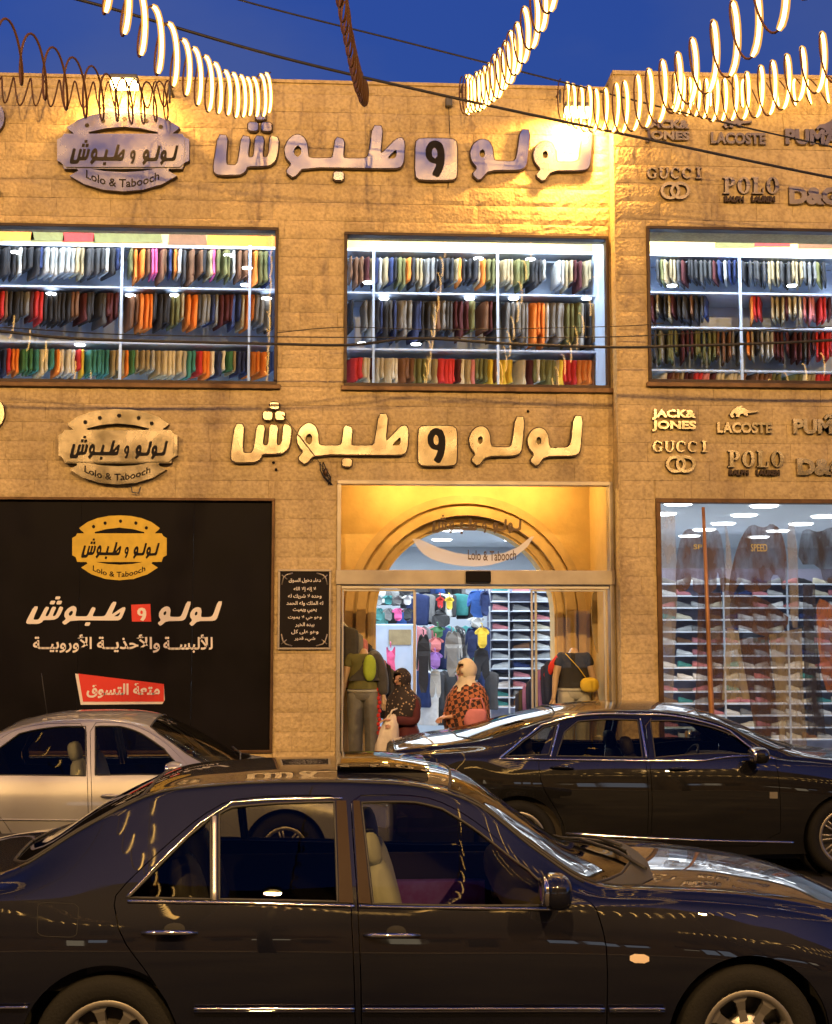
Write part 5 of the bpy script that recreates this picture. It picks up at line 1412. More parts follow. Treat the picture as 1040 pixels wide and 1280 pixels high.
class Car:
    def __init__(s, st, x0, YN, wmax):
        s.x0 = x0; s.YN = YN; s.Yc = YN + wmax; s.u0, s.u1 = st['zt'][0][0], st['zt'][-1][0]
        s.U = np.linspace(s.u0 - .05, s.u1 + .05, 1200); s.p = {}
        for k in ('wm', 'zs', 'wb', 'zb', 'wr', 'zr', 'zt'):
            a = np.array(st[k]); v = pchip(a[:, 0], a[:, 1], np.clip(s.U, a[0, 0], a[-1, 0]))
            ker = np.hanning(25); ker /= ker.sum(); v = np.convolve(np.pad(v, 12, 'edge'), ker, 'valid'); s.p[k] = v

    def nodes(s, u):
        g = {k: np.interp(u, s.U, v) for k, v in s.p.items()}
        dz = g['zt'] - g['zr']; wm, zs, wb, zb, wr, zr, zt = (g[k] for k in ('wm', 'zs', 'wb', 'zb', 'wr', 'zr', 'zt'))
        y = np.stack([wm - .05, wm - .015, wm, wm - .012, wb, wr + .012, wr - .012, wr * .86, wr * .48, 0 * wm], -1)
        hh = zb - zs
        z = np.stack([zs, zs + .28 * hh, zs + .55 * hh, zb - .14, zb, zr - .016, zr + .010, zr + dz * .42, zr + dz * .86, zt], -1)
        return y, z

    def sec(s, u, v):
        u = np.atleast_1d(np.asarray(u, float)); v = np.clip(np.atleast_1d(np.asarray(v, float)), 0, 2.)
        Yn, Zn = s.nodes(u); i = np.clip(np.searchsorted(VN, v, 'right') - 1, 0, len(VN) - 2); h = VN[i + 1] - VN[i]; t = (v - VN[i]) / h
        r = np.arange(len(u)); out = []
        for A, sym in ((Yn, -1), (Zn, 1)):
            def tan(j):
                jm = np.maximum(j - 1, 0); jp = np.minimum(j + 1, len(VN) - 1)
                T_ = (A[r, jp] - A[r, jm]) / (VN[jp] - VN[jm])
                if sym == 1: T_ = np.where(j == len(VN) - 1, 0, T_)
                return T_
            m0 = tan(i); m1 = tan(i + 1); t2, t3 = t * t, t ** 3
            out.append((2 * t3 - 3 * t2 + 1) * A[r, i] + (t3 - 2 * t2 + t) * h * m0 + (-2 * t3 + 3 * t2) * A[r, i + 1] + (t3 - t2) * h * m1)
        return u, out[0], out[1]

    def S(s, uv, side):
        uv = np.asarray(uv, float); u, y, z = s.sec(uv[:, 0], uv[:, 1]); return np.stack([u, side * y, z], -1)

    def N(s, uv, side):
        e = .012; uv = np.asarray(uv, float)
        a = s.S(uv + [e, 0], side) - s.S(uv - [e, 0], side)
        vp = uv + [0, e]; vm = uv - [0, e]
        q = s.S(vp, side) - s.S(vm, side); top = uv[:, 1] > 2 - e
        n = np.cross(a, q) * (-side); 
        n[top] = np.cross(a[top], np.array([[0, -side * 1.0, 0]] * top.sum())) * (-side) if top.any() else n[top]
        n /= np.linalg.norm(n, axis=1)[:, None] + 1e-9; return n

    def xz2uv(s, x, z):
        vv = np.linspace(0, VR, 160); u, y, zz = s.sec(np.full(160, x), vv); zz = np.maximum.accumulate(zz + np.arange(160) * 1e-7)
        return (x, float(np.interp(z, zz, vv)))

    def px(s, pts):
        out = []
        for (a, b) in pts:
            Y = s.YN + .03
            for _ in range(6):
                q = P(a, b, Y); uv = s.xz2uv(q[0] - s.x0, q[2]); w = s.sec([uv[0]], [uv[1]])[1][0]; Y = Y * .4 + (s.Yc - w) * .6
            out.append(uv)
        return out

    def patch(s, root, name, outline, holes=(), mats='under', off=0., skirt=.02, sides=(-1, 1), grid=.045, cuts=()):
        if len(sides) == 2 and name not in ('body', 'windscreen', 'rear_window', 'sunroof', 'cowl_vent'):
            s.patch(root, name, outline, holes, mats, off, skirt, (1,), grid); sides = (-1,)
        def dens(r):
            o = []
            for i in range(len(r)):
                a, b = np.array(r[i]), np.array(r[(i + 1) % len(r)]); n = max(1, int(np.linalg.norm(b - a) / .035))
                for k in range(n): o.append(tuple(a + (b - a) * k / n))
            return o
        OU = dens(outline); HO = [dens(h) for h in holes]
        A = np.array(OU); lo, hi = A.min(0), A.max(0)
        gx = np.arange(lo[0] + grid * .5, hi[0], grid); gv = np.arange(lo[1] + grid * .5, hi[1], grid * .8)
        # finer rows where the section curves fast
        gv = np.array(sorted(set(np.round(np.concatenate([gv, [q for q in (.66, .69, .72, .75, .78, 1.12, 1.14, 1.16, 1.18, 1.20, 1.22, 1.25) if lo[1] < q < hi[1]]]), 4))))
        G = np.array([(a, b) for a in gx for b in gv]) if len(gx) and len(gv) else np.zeros((0, 2))
        if len(G):
            ok = inpoly(G, OU)
            for h in HO: ok &= ~inpoly(G, h)
            G = G[ok]
            B = np.array(OU + [q for h in HO for q in h]);
            d = np.array([np.min(np.hypot(*(B - g).T)) for g in G]) if len(G) else np.zeros(0); G = G[d > .014]
        Vv, Tt = cdt([OU] + HO, holes=HO, outline=OU, extra=G)
        uv = np.array(Vv); uv[:, 1] = np.minimum(uv[:, 1], 2.0)
        b = MB(); nor = []
        for sd in sides:
            p = s.S(uv, sd); n = s.N(uv, sd); p = p + n * off
            base = b.add(p, [t if sd < 0 else t[::-1] for t in Tt], 0, True); nor += [tuple(q) for q in n]
            ed = {}
            for t in Tt:
                for k in range(3):
                    e = (t[k], t[(k + 1) % 3]); ek = (min(e), max(e)); ed.setdefault(ek, []).append(e)
            if skirt:
                for ek, l in ed.items():
                    if len(l) != 1: continue
                    i, j = l[0]
                    if uv[i, 1] > 1.995 and uv[j, 1] > 1.995: continue
                    q = [p[i], p[j], p[j] - n[j] * skirt, p[i] - n[i] * skirt]
                    b.add(q, [(0, 3, 2, 1) if sd < 0 else (0, 1, 2, 3)], 0, False); nor += [(0, 0, 0)] * 4
        o = b.build(name, mats, root, local=True)
        o.data.normals_split_custom_set_from_vertices(nor)
        return o

    def line(s, root, name, uvs, r, m, off=.004, sides=(-1, 1), flat=1., closed=False, join=True):
        b = MB(); d = []
        for i in range(len(uvs) - (0 if closed else 1)):
            a, c = np.array(uvs[i]), np.array(uvs[(i + 1) % len(uvs)]); n = max(1, int(np.linalg.norm(c - a) / .03))
            for k in range(n): d.append(a + (c - a) * k / n)
        if not closed: d.append(np.array(uvs[-1]))
        d = np.array(d)
        for sd in sides:
            b = MB(); p = s.S(d, sd) + s.N(d, sd) * off; b.tube([tuple(q) for q in p], r, 6, closed=closed, flat=flat); o = b.build(name, m, root, local=True)
        return o


def arch(car, cx, cz, r, n=30):
    o = []
    for i in range(n + 1):
        a = math.pi + R(28) - (math.pi + 2 * R(28)) * i / n
        o.append(car.xz2uv(cx + r * math.cos(a), cz + r * math.sin(a)))
    o = [q for q in o if True]
    o[0] = (o[0][0], -.05); o[-1] = (o[-1][0], -.05)
    return o


def wheel(root, cx, cz, wy, r, rim, style, sides=(-1, 1)):
    for sd in sides:
        wt = bpy.data.objects.new('wheel', None); COL.objects.link(wt); wt.parent = root; wt.location = (cx, sd * wy, cz); wt.empty_display_size = .1
        o = -1 if sd < 0 else 1   # outward
        b = MB(); pr = [(rim - .01, -.10), (rim + .01, -.10), (r - .03, -.105), (r - .005, -.085), (r, -.06), (r, .06), (r - .005, .085), (r - .03, .102), (rim + .03, .104), (rim + .008, .092), (rim, .08)]
        b.lathe([(a, h * o) for a, h in pr], (0, 0, 0), 44, 0); t = b.build('tyre', 'tyre', wt, local=True)
        b = MB(); b.lathe([(rim + .004, o * .088), (rim - .008, o * .094), (rim - .022, o * .088), (rim - .03, o * .06), (rim - .035, -o * .05)], (0, 0, 0), 44, 0)
        b.lathe([(rim - .03, -o * .0), (.0, -o * .02)], (0, 0, 0), 30, 1)
        if style == 'cap':                      # dished cover with eight broad arms and scooped holes
            b.lathe([(.0, o * .075), (.045, o * .078), (.055, o * .068), (.095, o * .066), (.10, o * .055)], (0, 0, 0), 32, 0)
            for k in range(8):
                a = 2 * math.pi * k / 8 + .2; ca, sa = math.cos(a), math.sin(a); q = []
                for (rr, w) in ((.07, .020), (.12, .016), (.16, .022), (rim - .02, .045)):
                    for s_ in (-1, 1): q.append((ca * rr - sa * w * s_, o * (.068 if rr < .15 else .078), sa * rr + ca * w * s_))
                bk = [(x, y - o * .03, z) for x, y, z in q]; n = len(q)
                b.add(q + bk, [(0, 1, 3, 2), (2, 3, 5, 4), (4, 5, 7, 6)] + [(i, i + 2, i + 2 + n, i + n) for i in (0, 2, 4)] + [(i, i + n, i + 2 + n, i + 2) for i in (1, 3, 5)], 0, False)
        else:
            b.lathe([(.0, o * .05), (.05, o * .052), (.06, o * .03)], (0, 0, 0), 24, 0)
            for k in range(style):
                a = 2 * math.pi * k / style; 
                for s_ in (-1, 1):
                    b.tube([(.03 * math.cos(a + s_ * .3), o * .045, .03 * math.sin(a + s_ * .3)), ((rim - .02) * math.cos(a + s_ * .10), o * .075, (rim - .02) * math.sin(a + s_ * .10))], .009, 6)
        b.build('rim', ['rim_silver', 'rim_dark'], wt, local=True)


def seat(root, x, y, m, z0=.30, h=1.0, back=.0):
    b = MB(); b.blob((x + .12, y, z0 + .1), (.27, .24, .10), 0, 3.2); o = b.build('seat', m, root, local=True)
    rot = Matrix.Rotation(R(-14), 3, 'Y')
    b = MB(); b.blob((x - .14, y, z0 + .42), (.075, .235, .33), 0, 3., rot=rot); b.build('seat_back', m, root, local=True)
    b = MB(); b.blob((x - .24, y, z0 + .80), (.05, .13, .085), 0, 3., rot=rot); b.build('headrest', m, root, local=True)


def steering(root, x, y, z):
    b = MB(); rot = Matrix.Rotation(R(-62), 3, 'Y'); b.tube([tuple(Vector((x, y, z)) + rot @ Vector((.18 * math.cos(a), .18 * math.sin(a), 0))) for a in [i * math.pi / 12 for i in range(24)]], .013, 6, closed=True)
    b.blob((x, y, z), (.03, .06, .04)); b.build('steering_wheel', 'rubber', root, local=True)


def mirror(root, c, r, m, sides=(-1, 1)):
    for sd in sides:
        b = MB(); b.blob((c[0], sd * c[1], c[2]), r, 0, 2.8, 20, 12); b.tube([(c[0], sd * (c[1] - r[1] * .6), c[2] - r[2] * .4), (c[0] + .03, sd * (c[1] - r[1] - .07), c[2] - r[2] * .9)], .025, 8)
        o = b.build('door_mirror', m, root, local=True)
        g = MB(); g.blob((c[0] - r[0] * .75, sd * c[1], c[2]), (r[0] * .35, r[1] * .85, r[2] * .82), 0, 3.); g.build('mirror_glass', 'chrome', o, local=True)


def handle(car, root, pts, m, r=.012, recess=True):
    uv = car.px(pts); 
    for sd in (-1, 1):
        d = np.array([[uv[0][0] + (uv[1][0] - uv[0][0]) * k / 6, uv[0][1] + (uv[1][1] - uv[0][1]) * k / 6] for k in range(7)]); p = car.S(d, sd); n = car.N(d, sd)
        off = [.004, .028, .036, .037, .036, .028, .004]; b = MB(); b.tube([tuple(p[k] + n[k] * off[k]) for k in range(7)], r, 8, flat=.8, rad=[r * .8, r, r * 1.1, r * 1.1, r * 1.1, r, r * .8])
        h = b.build('door_handle', m, root, local=True)
        if recess:
            c = (p[3] + p[4]) / 2; b = MB(); b.blob((c[0], c[1] - sd * .014, c[2] + .002), (.06, .018, .038), 0, 2.); b.build('handle_recess', 'under', h, local=True)


def build_car(C, name, label, paint, spec):
    root = thing(name, label, 'car', (C.x0, C.Yc, 0)); wb = spec['wb']; rt_ = spec['rt']; ar_ = spec['ra']
    arches = [arch(C, 0, rt_, ar_), arch(C, wb, rt_, ar_)]
    doors = [chaikin(C.px(d), 1, .2) for d in spec['doors']]; wins = [[C.px(w) for w in ws] for ws in spec['wins']]
    ws, bl = spec['windscreen'], spec['backlight']; qs = [C.px(q) for q in spec.get('quarter', [])]
    ext = lambda q: [(a, 2.06 if b > 1.99 else b) for a, b in q]
    # body: outline follows the arches, so cut them out of the lower edge
    ou = [(C.u0, 0)]
    for a in arches:
        ou += [(q[0], max(0, q[1])) for q in a]
    ou += [(C.u1, 0)]
    vs_ = [(C.u1, v) for v in np.linspace(.1, 2, 20)]; ou += vs_
    # top seam from front to rear leaving out both screens
    tp = []
    for poly in (ws, bl):
        idx = [i for i, q in enumerate(poly) if q[1] > 1.99]; tp.append((poly, idx))
    def insert(poly):
        # poly given so that it starts and ends on the seam: first point front, last point rear
        return list(poly)
    ou += insert(ws) + insert(bl)
    ou += [(C.u0, v) for v in np.linspace(2, .1, 20)]
    holes = doors + qs
    C.patch(root, 'body', ou, holes, paint, grid=.05)
    for d, wl_ in zip(doors, wins):
        for sd in (-1, 1):
            o = C.patch(root, 'door', inset(d, .005), wl_, paint, sides=(sd,))
            for w in wl_: C.patch(o, 'window', inset(w, -.004), [], spec.get('glass', 'car_glass'), off=-.007, skirt=0, sides=(sd,), grid=.08)
    # window seals
        for w in wl_: C.line(root, 'window_seal', w, .006, 'rubber', .0, closed=True)
    for q in qs: C.patch(root, 'quarter_window', inset(q, -.004), [], spec.get('glass', 'car_glass'), off=-.007, skirt=0, grid=.08); C.line(root, 'window_seal', q, .006, 'rubber', 0, closed=True)
    C.patch(root, 'windscreen', [(a, min(b, 2)) for a, b in ws], [], 'car_glass', off=-.005, skirt=0, grid=.06)
    C.patch(root, 'rear_window', [(a, min(b, 2)) for a, b in bl], [], 'car_glass_dark', off=-.005, skirt=0, grid=.06)
    C.line(root, 'screen_seal', ws, .007, 'rubber', .0); C.line(root, 'screen_seal', bl, .007, 'rubber', .0)
    # ends, underbody, arch liners
    for u, nm in ((C.u0, 'rear_bumper'), (C.u1, 'front_bumper')):
        v = np.linspace(0, 2, 40); uv = np.stack([np.full(40, u), v], -1); L_ = C.S(uv, -1); R_ = C.S(uv, 1)[::-1]; ring = np.concatenate([L_, R_[1:]]); cen = ring.mean(0)
        sg = -1 if u == C.u0 else 1; rings = [ring]
        for f_, dx in ((.93, .03), (.8, .055), (.5, .07)): q = cen + (ring - cen) * f_; q[:, 0] = u + sg * dx; rings.append(q)
        b = MB(); b.loft([r if sg < 0 else r[::-1] for r in rings], 0, True); b.build(nm, paint, root, local=True)
    w_ = spec['wmax'] - .12
    b = MB(); b.box(C.u0 + .15, -ar_, -w_, w_, .16, .30); b.box(ar_, wb - ar_, -w_, w_, .15, .30); b.box(wb + ar_, C.u1 - .15, -w_, w_, .16, .30); b.box(-ar_, ar_, -w_ + .2, w_ - .2, .2, .4); b.box(wb - ar_, wb + ar_, -w_ + .2, w_ - .2, .2, .7)
    b.box(C.u0 + .2, -.1, -w_ - .02, w_ + .02, .55, spec['zdeck']); b.box(wb - .62, wb - .58, -w_ - .02, w_ + .02, .3, .84)
    b.build('underbody', 'under', root, local=True)
    for x in (0, wb):
        b = MB(); b.lathe([(ar_ + .012, -w_ - .07), (ar_ + .014, -w_ + .22), (.05, -w_ + .22)], (x, 0, rt_), 36); b.build('wheel_arch', 'under', root, local=True); b = MB(); b.lathe([(ar_ + .012, w_ + .07), (ar_ + .014, w_ - .22), (.05, w_ - .22)], (x, 0, rt_), 36); b.build('wheel_arch', 'under', root, local=True)
    for x in (0, wb): wheel(root, x, rt_, spec['wmax'] - .125, rt_, spec['rim'], spec['style'])
    # inside
    b = MB(); b.blob((wb - .78, 0, .86), (.26, w_ - .03, .10), 0, 4.); b.build('dashboard', 'car_inner', root, local=True)
    b = MB(); b.box(-.2, wb - .65, -w_ - .015, -w_ + .03, .3, .86); b.build('door_lining', 'car_inner', root, local=True); b = MB(); b.box(-.2, wb - .65, w_ - .03, w_ + .015, .3, .86); b.build('door_lining', 'car_inner', root, local=True)
    sx = spec['seat']
    for y in (-.37, .37): seat(root, sx, y, spec.get('seatm', 'seat_dark'), .28)
    for y in (-.37, .37): seat(root, sx - .92, y, 'seat_dark', .32)
    steering(root, sx + .52, .37, .86)
    return root


# ---- near car: dark blue saloon
st = dict(wm=[(-1.12, .80), (-.8, .87), (-.3, .895), (.8, .90), (2.0, .90), (2.9, .888), (3.4, .85), (3.68, .76)],
          zs=[(-1.12, .32), (-.7, .22), (0, .19), (2.8, .19), (3.4, .2), (3.68, .26)],
          wb=[(-1.12, .72), (-.8, .80), (0, .83), (1, .84), (2.1, .835), (2.8, .81), (3.3, .76), (3.68, .64)],
          zb=[(-1.12, .84), (-.8, .92), (-.3, .945), (.5, .935), (1.3, .915), (2.1, .90), (2.7, .865), (3.2, .79), (3.5, .70), (3.68, .60)],
          wr=[(-1.12, .66), (-.75, .73), (-.45, .72), (-.15, .665), (.15, .60), (.5, .575), (1.0, .57), (1.4, .585), (1.62, .62), (1.89, .69), (2.12, .745), (2.6, .74), (3.2, .68), (3.68, .55)],
          zr=[(-1.12, .90), (-.75, .985), (-.46, 1.035), (-.15, 1.215), (.15, 1.355), (.4, 1.385), (.8, 1.40), (1.1, 1.395), (1.42, 1.365), (1.62, 1.30), (1.89, 1.10), (2.14, .945), (2.4, .925), (2.9, .88), (3.3, .80), (3.68, .66)],
          zt=[(-1.12, .95), (-.75, 1.04), (-.5, 1.07), (-.15, 1.27), (.15, 1.40), (.5, 1.44), (.95, 1.452), (1.35, 1.44), (1.62, 1.38), (1.89, 1.20), (2.2, 1.005), (2.45, .985), (2.9, .955), (3.3, .88), (3.68, .72)])
CM = Car(st, -1.010, 5.70, .90)
spM = dict(wb=2.80, rt=.315, ra=.365, rim=.205, style='cap', wmax=.90, zdeck=.98, seat=1.38, seatm='seat_grey',
           windscreen=[(2.46, 2.0), (2.42, 1.75), (2.32, 1.50), (2.16, 1.28), (1.95, 1.25), (1.66, 1.25), (1.50, 1.28), (1.52, 1.5), (1.55, 2.0)],
           backlight=[(.10, 2.0), (.10, 1.5), (.08, 1.28), (-.10, 1.25), (-.40, 1.26), (-.50, 1.5), (-.54, 2.0)],
           doors=[[(452, 1345), (450, 1200), (446, 1120), (440, 1040), (438, 994), (500, 993), (545, 999), (582, 1018), (640, 1064), (695, 1108), (728, 1122), (752, 1150), (760, 1190), (757, 1345)],
                  [(446, 1345), (443, 1200), (439, 1120), (434, 1040), (431, 994), (340, 994), (285, 1000), (250, 1020), (205, 1058), (160, 1100), (140, 1124), (150, 1170), (185, 1218), (212, 1260), (240, 1345)]],
           wins=[[[(452, 1003), (520, 1003), (553, 1011), (600, 1041), (660, 1087), (694, 1116), (690, 1132), (466, 1130), (458, 1060)]],
                 [[(274, 1017), (290, 1009), (350, 1004), (418, 1002), (422, 1127), (274, 1124)], [(160, 1122), (200, 1081), (235, 1046), (263, 1023), (264, 1124)]]])
car1 = build_car(CM, 'parked_car', 'dark blue saloon car nearest to the camera, filling the bottom of the photo', 'paint_navy', spM)
for q in ([(420, 1001), (433, 1001), (442, 1129), (424, 1128)], [(441, 1001), (450, 1001), (464, 1130), (448, 1129)]):
    CM.patch(car1, 'pillar_trim', inset(CM.px(q), .001), [], 'trim_brown', off=.004, skirt=.004, grid=.06)
CM.line(car1, 'belt_trim', CM.px([(160, 1127), (300, 1129), (443, 1133)]), .007, 'chrome', .005)
CM.line(car1, 'belt_trim', CM.px([(449, 1133), (560, 1135), (690, 1137)]), .007, 'chrome', .005)
CM.line(car1, 'window_divider', CM.px([(268, 1021), (268, 1126)]), .011, 'alu_light', .003)
CM.line(car1, 'window_trim', CM.px([(158, 1122), (200, 1077), (250, 1029), (290, 1003), (350, 999), (428, 998)]), .005, 'chrome', .002)
CM.line(car1, 'roof_gutter', [(-.42, 1.20), (-.1, 1.205), (.15, 1.205), (.5, 1.205), (1.0, 1.205), (1.42, 1.205), (1.7, 1.205), (2.10, 1.21)], .006, 'rubber', .001)
CM.line(car1, 'side_moulding', CM.px([(243, 1263), (443, 1263)]), .022, 'paint_navy', .004, flat=.45); CM.line(car1, 'side_moulding', CM.px([(453, 1263), (755, 1263)]), .022, 'paint_navy', .004, flat=.45)
CM.line(car1, 'side_moulding', CM.px([(761, 1263), (830, 1263)]), .022, 'paint_navy', .004, flat=.45)
for a, b_ in (((243, 1259), (443, 1259)), ((453, 1259), (755, 1259)), ((761, 1259), (830, 1259)), ((-60, 1257), (36, 1257))): CM.line(car1, 'moulding_strip', CM.px([a, b_]), .006, 'chrome', .018)
handle(CM, car1, [(178, 1166), (246, 1166)], 'chrome'); handle(CM, car1, [(455, 1169), (524, 1169)], 'chrome')
fl = CM.px([(47, 1128), (99, 1130), (96, 1172), (47, 1170)]); CM.line(car1, 'fuel_flap', chaikin(fl, 3, .12), .0016, 'under', -.0005, closed=True, sides=(-1,))
CM.patch(car1, 'side_marker', chaikin(CM.px([(787, 1192), (811, 1193), (811, 1204), (787, 1203)]), 1), [], 'lens_clear', off=.006, skirt=.006, grid=.03)
CM.line(car1, 'hood_seam', [(2.20, 1.30), (2.6, 1.29), (3.1, 1.28), (3.5, 1.28)], .0025, 'rubber', -.0005)
mirror(car1, (1.93, .985, .985), (.065, .115, .075), 'paint_navy')
# tilting glass sunroof, wipers, interior cloth
ss = [(.98, 2.0), (.98, 1.52), (1.0, 1.48), (1.40, 1.48), (1.42, 1.52), (1.42, 2.0)]
o = CM.patch(car1, 'sunroof', ss, [], 'car_glass_dark', off=.018, skirt=.02); o.location = (0, 0, .01)
b = MB(); b.box(.99, 1.41, -.42, .42, 1.405, 1.43); b.build('sunroof_blind', 'rubber', car1, local=True)
b = MB()
for y0, y1 in ((-.45, .25), (.05, .62)):
    uv = np.array([[2.40 - abs(t) * .0, 2.0] for t in range(2)])
    def onws(x, y):
        ww = CM.sec([x], [1.21])[1][0]; v = 2.0 - (2.0 - 1.21) * min(1, abs(y) / ww); p = CM.S([(x, v)], 1 if y > 0 else -1)[0]; return (p[0], p[1], p[2] + .02)
    b.tube([onws(2.44, y0), onws(2.38, (y0 + y1) / 2), onws(2.26, y1)], .009, 6)
b.build('wiper', 'rubber', car1, local=True)
CM.patch(car1, 'cowl_vent', [(2.37, 1.30), (2.455, 1.42), (2.50, 1.75), (2.51, 2.0), (2.465, 2.0), (2.43, 1.75), (2.335, 1.50), (2.20, 1.30)], [], 'rubber', off=.004, skirt=.004)
b = MB(); b.box(1.05, 1.80, .66, .73, .45, .72); b.box(1.15, 1.75, -.55, .55, .50, .60); b.build('patterned_cloth', 'purple_fabric', car1, local=True)
b = MB(); b.blob((-.28, 0, .95), (.25, .6, .05), 0, 3); b.build('parcel_shelf', 'car_inner', car1, local=True)

# ---- far right car: black fastback
st = dict(wm=[(-1.02, .78), (-.8, .88), (-.3, .92), (1, .925), (2.2, .925), (3.0, .91), (3.5, .86), (3.86, .72)],
          zs=[(-1.02, .36), (-.7, .25), (0, .20), (2.8, .20), (3.5, .22), (3.86, .28)],
          wb=[(-1.02, .70), (-.8, .80), (0, .86), (1, .86), (2.2, .86), (2.9, .84), (3.4, .78), (3.86, .60)],
          zb=[(-1.02, 1.00), (-.6, 1.03), (0, 1.02), (1, 1.0), (2.2, .975), (2.8, .92), (3.3, .83), (3.86, .66)],
          wr=[(-1.02, .62), (-.6, .70), (-.2, .70), (.22, .65), (.6, .60), (1.2, .59), (1.6, .62), (1.95, .68), (2.3, .765), (2.9, .77), (3.4, .70), (3.86, .52)],
          zr=[(-1.02, 1.06), (-.6, 1.11), (-.15, 1.17), (.22, 1.29), (.52, 1.365), (1.0, 1.395), (1.53, 1.36), (1.9, 1.255), (2.28, 1.03), (2.6, .99), (3.1, .93), (3.5, .83), (3.86, .70)],
          zt=[(-1.02, 1.10), (-.9, 1.135), (-.46, 1.205), (.14, 1.36), (.53, 1.43), (1.13, 1.462), (1.73, 1.405), (2.12, 1.285), (2.52, 1.10), (2.75, 1.045), (3.1, 1.0), (3.5, .90), (3.86, .74)])
CL = Car(st, 1.487, 11.0, .925)
spL = dict(wb=2.85, rt=.335, ra=.38, rim=.235, style=10, wmax=.925, zdeck=1.02, seat=1.30,
           windscreen=[(2.66, 2.0), (2.60, 1.7), (2.48, 1.42), (2.30, 1.27), (2.05, 1.25), (1.78, 1.26), (1.68, 1.32), (1.70, 1.6), (1.72, 2.0)],
           backlight=[(.42, 2.0), (.40, 1.5), (.34, 1.28), (.05, 1.26), (-.35, 1.28), (-.48, 1.5), (-.52, 2.0)],
           doors=[[(813, 1058), (815, 1000), (811, 950), (806, 897), (850, 896), (890, 904), (930, 922), (964, 945), (974, 975), (976, 1058)],
                  [(809, 1058), (811, 1000), (807, 950), (802, 897), (750, 894), (716, 897), (690, 905), (672, 950), (676, 980), (700, 1020), (712, 1058)]],
           wins=[[[(813, 901), (855, 902), (895, 911), (930, 927), (955, 943), (952, 946), (819, 947)]], [[(696, 945), (706, 915), (722, 902), (760, 899), (797, 900), (803, 947)]]],
           quarter=[[(632, 945), (655, 926), (680, 909), (696, 905), (686, 943)]])
car2 = build_car(CL, 'parked_car', 'glossy black fastback car parked at the kerb before the shop entrance', 'paint_black', spL)
CL.line(car2, 'window_surround', CL.px([(624, 949), (650, 927), (676, 907), (716, 896), (786, 893), (858, 898), (912, 914), (968, 949), (880, 951), (800, 951), (700, 950)]), .009, 'chrome', .006, closed=True)
CL.line(car2, 'pillar_strip', CL.px([(800, 899), (808, 948)]), .011, 'chrome', .004); CL.line(car2, 'pillar_strip', CL.px([(699, 904), (688, 947)]), .007, 'chrome', .004)
CL.line(car2, 'sill_strip', CL.px([(716, 1042), (800, 1047), (900, 1051), (992, 1053)]), .010, 'chrome', .004)
handle(CL, car2, [(688, 960), (717, 961)], 'paint_black', .012, False); handle(CL, car2, [(834, 962), (863, 962)], 'paint_black', .012, False)
mirror(car2, (2.06, 1.02, 1.05), (.075, .12, .07), 'paint_black')
CL.patch(car2, 'side_badge', CL.px([(962, 990), (972, 990), (972, 998), (962, 998)]), [], 'badge_metal', off=.003, skirt=.003, grid=.03)
CL.line(car2, 'hood_seam', [(2.42, 1.30), (2.9, 1.28), (3.5, 1.28)], .003, 'rubber', -.0005)
CL.patch(car2, 'tail_lamp', [(-1.0, .60), (-.78, .62), (-.74, .68), (-1.0, .70)], [], 'lens_red', off=.003, skirt=.004, grid=.04)

# ---- far left car: silver saloon
st = dict(wm=[(-1.0, .76), (-.7, .82), (-.2, .845), (1, .85), (2.1, .85), (2.8, .83), (3.2, .78), (3.45, .66)],
          zs=[(-1.0, .34), (-.6, .24), (0, .2), (2.6, .2), (3.2, .22), (3.45, .28)],
          wb=[(-1.0, .68), (-.6, .76), (0, .79), (1, .79), (2.0, .79), (2.7, .76), (3.1, .70), (3.45, .56)],
          zb=[(-1.0, .86), (-.5, .91), (.2, .91), (1, .90), (1.9, .89), (2.5, .84), (3.0, .76), (3.45, .60)],
          wr=[(-1.0, .60), (-.5, .68), (-.15, .66), (.2, .61), (.6, .57), (1.1, .56), (1.4, .58), (1.65, .635), (1.95, .70), (2.5, .70), (3.0, .63), (3.45, .48)],
          zr=[(-1.0, .92), (-.5, .97), (-.15, 1.05), (.2, 1.24), (.37, 1.295), (.75, 1.35), (1.09, 1.348), (1.36, 1.30), (1.61, 1.16), (1.80, 1.03), (1.98, .94), (2.4, .88), (2.9, .80), (3.45, .63)],
          zt=[(-1.0, .96), (-.5, 1.03), (-.15, 1.12), (.04, 1.235), (.32, 1.345), (.74, 1.404), (1.17, 1.404), (1.49, 1.35), (1.74, 1.24), (2.15, 1.01), (2.35, .965), (2.9, .90), (3.2, .80), (3.45, .68)])
CS = Car(st, -3.08, 10.8, .85)
spS = dict(wb=2.60, rt=.30, ra=.345, rim=.19, style=7, wmax=.85, zdeck=.95, seat=1.02, seatm='seat_grey',
           windscreen=[(2.26, 2.0), (2.22, 1.7), (2.12, 1.42), (1.97, 1.26), (1.75, 1.24), (1.52, 1.25), (1.44, 1.30), (1.45, 1.6), (1.46, 2.0)],
           backlight=[(.28, 2.0), (.26, 1.5), (.18, 1.28), (0, 1.25), (-.30, 1.28), (-.38, 1.5), (-.42, 2.0)],
           doors=[[(116, 1090), (115, 1000), (113, 960), (112, 904), (150, 903), (178, 911), (207, 928), (236, 955), (246, 975), (250, 1010), (248, 1090)],
                  [(112, 1090), (111, 1000), (109, 960), (108, 904), (70, 904), (20, 911), (-10, 930), (-34, 965), (-25, 1000), (0, 1020), (20, 1050), (26, 1090)]],
           wins=[[[(119, 908), (150, 908), (175, 916), (205, 936), (222, 955), (214, 969), (119, 969)]], [[(107, 908), (80, 908), (24, 917), (-2, 936), (-20, 955), (-22, 969), (107, 970)]]])
car3 = build_car(CS, 'parked_car', 'silver beige saloon car parked before the black billboard at the left', 'paint_silver', spS)
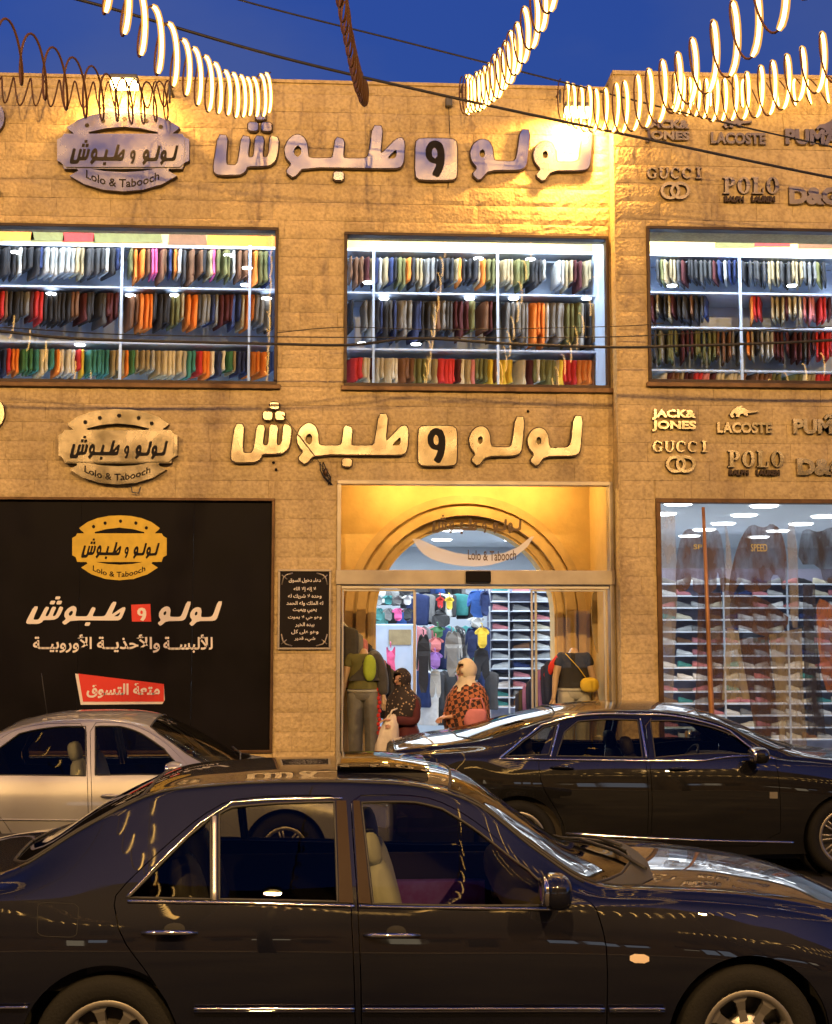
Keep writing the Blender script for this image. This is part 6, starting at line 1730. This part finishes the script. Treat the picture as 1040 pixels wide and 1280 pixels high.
CS.line(car3, 'side_moulding', CS.px([(-15, 1024), (110, 1025)]), .012, 'paint_silver', .006, flat=.5); CS.line(car3, 'side_moulding', CS.px([(117, 1025), (247, 1026)]), .012, 'paint_silver', .006, flat=.5)
handle(CS, car3, [(127, 995), (149, 995)], 'paint_silver', .014, False)
mirror(car3, (1.70, .94, .975), (.07, .11, .07), 'paint_silver')
a = CS.S([(.45, 2.0)], 1)[0]; b = MB(); b.tube([(a[0], 0, a[2]), (a[0] - .06, 0, a[2] + .36)], .004, 6); b.build('antenna', 'rubber', car3, local=True)
b = MB(); b.tube([(2.20, -.5, .98), (2.16, .0, 1.025), (2.05, .45, 1.04)], .009, 6); b.build('wiper', 'rubber', car3, local=True)

# ------------------------------------------------------------------ the other side of the street, behind the camera
def opposite(x0, x1, h, y, nwin, label):
    t = thing('opposite_building', label, 'building', ((x0 + x1) / 2, y, 0))
    b = MB(); b.box(x0, x1, y - 6, y, 0, h); b.build('wall', 'dark_wall', t)
    w = (x1 - x0) / nwin
    for i in range(nwin):
        a = x0 + i * w + .35; c = x0 + (i + 1) * w - .35
        for q in range(3):
            aa = a + (c - a) * q / 3 + .06; cc = a + (c - a) * (q + 1) / 3 - .06; zz = random.choice((2.1, 2.5, 2.7)); b = MB(); b.box(aa, cc, y + .002, y + .04, random.choice((1.1, 1.5, 1.9)), zz)
            b.build('lit_shop_window', random.choice(('lamp_shop', 'lamp_cool', 'rubber')), t)
        b = MB(); b.box(a - .05, c + .05, y + .04, y + .12, 2.75, 3.2); b.build('fascia', 'bronze', t)
        b = MB(); b.box(a + .6, c - .6, y + .002, y + .03, 4.3, 5.8); b.build('window', 'rubber', t)


opposite(-22, -2.5, 14.6, -7.5, 8, 'building with lit shop windows across the street, behind the camera at the left')
opposite(-2.0, 19, 14.2, -7.5, 9, 'building with lit shop windows across the street, behind the camera at the right')


def street_lamp(x, y, h, e, label):
    t = thing('street_lamp', label, 'street lamp', (x, y, 0))
    b = MB(); b.tube([(x, y, 0), (x, y, h - .6), (x, y + .3, h - .1), (x, y + 1.5, h)], .06, 10, rad=[.09, .06, .05, .04]); b.build('pole', 'lamp_body', t)
    b = MB(); b.blob((x, y + 1.75, h), (.16, .35, .08), 0, 2.6); b.build('lamp_head', 'lamp_body', t)
    b = MB(); b.blob((x, y + 1.75, h - .07), (.12, .28, .05), 0, 2.4); b.build('lamp_glass', 'lamp_amber', t)
    l = bpy.data.lights.new('street_bulb', 'SPOT'); l.energy = e; l.color = (1, .57, .20); l.spot_size = R(165); l.spot_blend = .5; l.shadow_soft_size = .15
    o = bpy.data.objects.new('street_bulb', l); COL.objects.link(o); o.location = (x, y + 1.75, h - .17); o.rotation_euler = (R(35), 0, 0)


street_lamp(-10.7, -5.2, 10.0, 7600, 'street lamp added unseen behind the camera to light the left of the wall')  # added because the left of the facade got less light
street_lamp(-.8, -5.2, 10.0, 7500, 'street lamp across the street straight behind the camera')
street_lamp(7.2, -5.2, 10.0, 6900, 'street lamp across the street behind the camera at the right')

for i, (xa, xe, ze, ya) in enumerate(((-6.6, 1.2, 8.2, 8.1), (-9.5, -3.5, 7.6, 8.0), (-13, -7, 8.4, 8.0), (9.5, 2.6, 8.6, 8.0), (12.5, 6.2, 7.8, 8.0), (16, 9.0, 8.2, 8.0))):  # unseen rope lights, added to give golden reflections in the car paint
    garland(sagpath((xa, 13.8, ya), (xe, -7.3, ze), 2.2), True, 'unseen lit rope coil added for car reflections, %s of the shop front' % ('just to the left', 'further left', 'farthest left', 'just to the right', 'further right', 'farthest right')[i], pitch=.45, radius=.2)
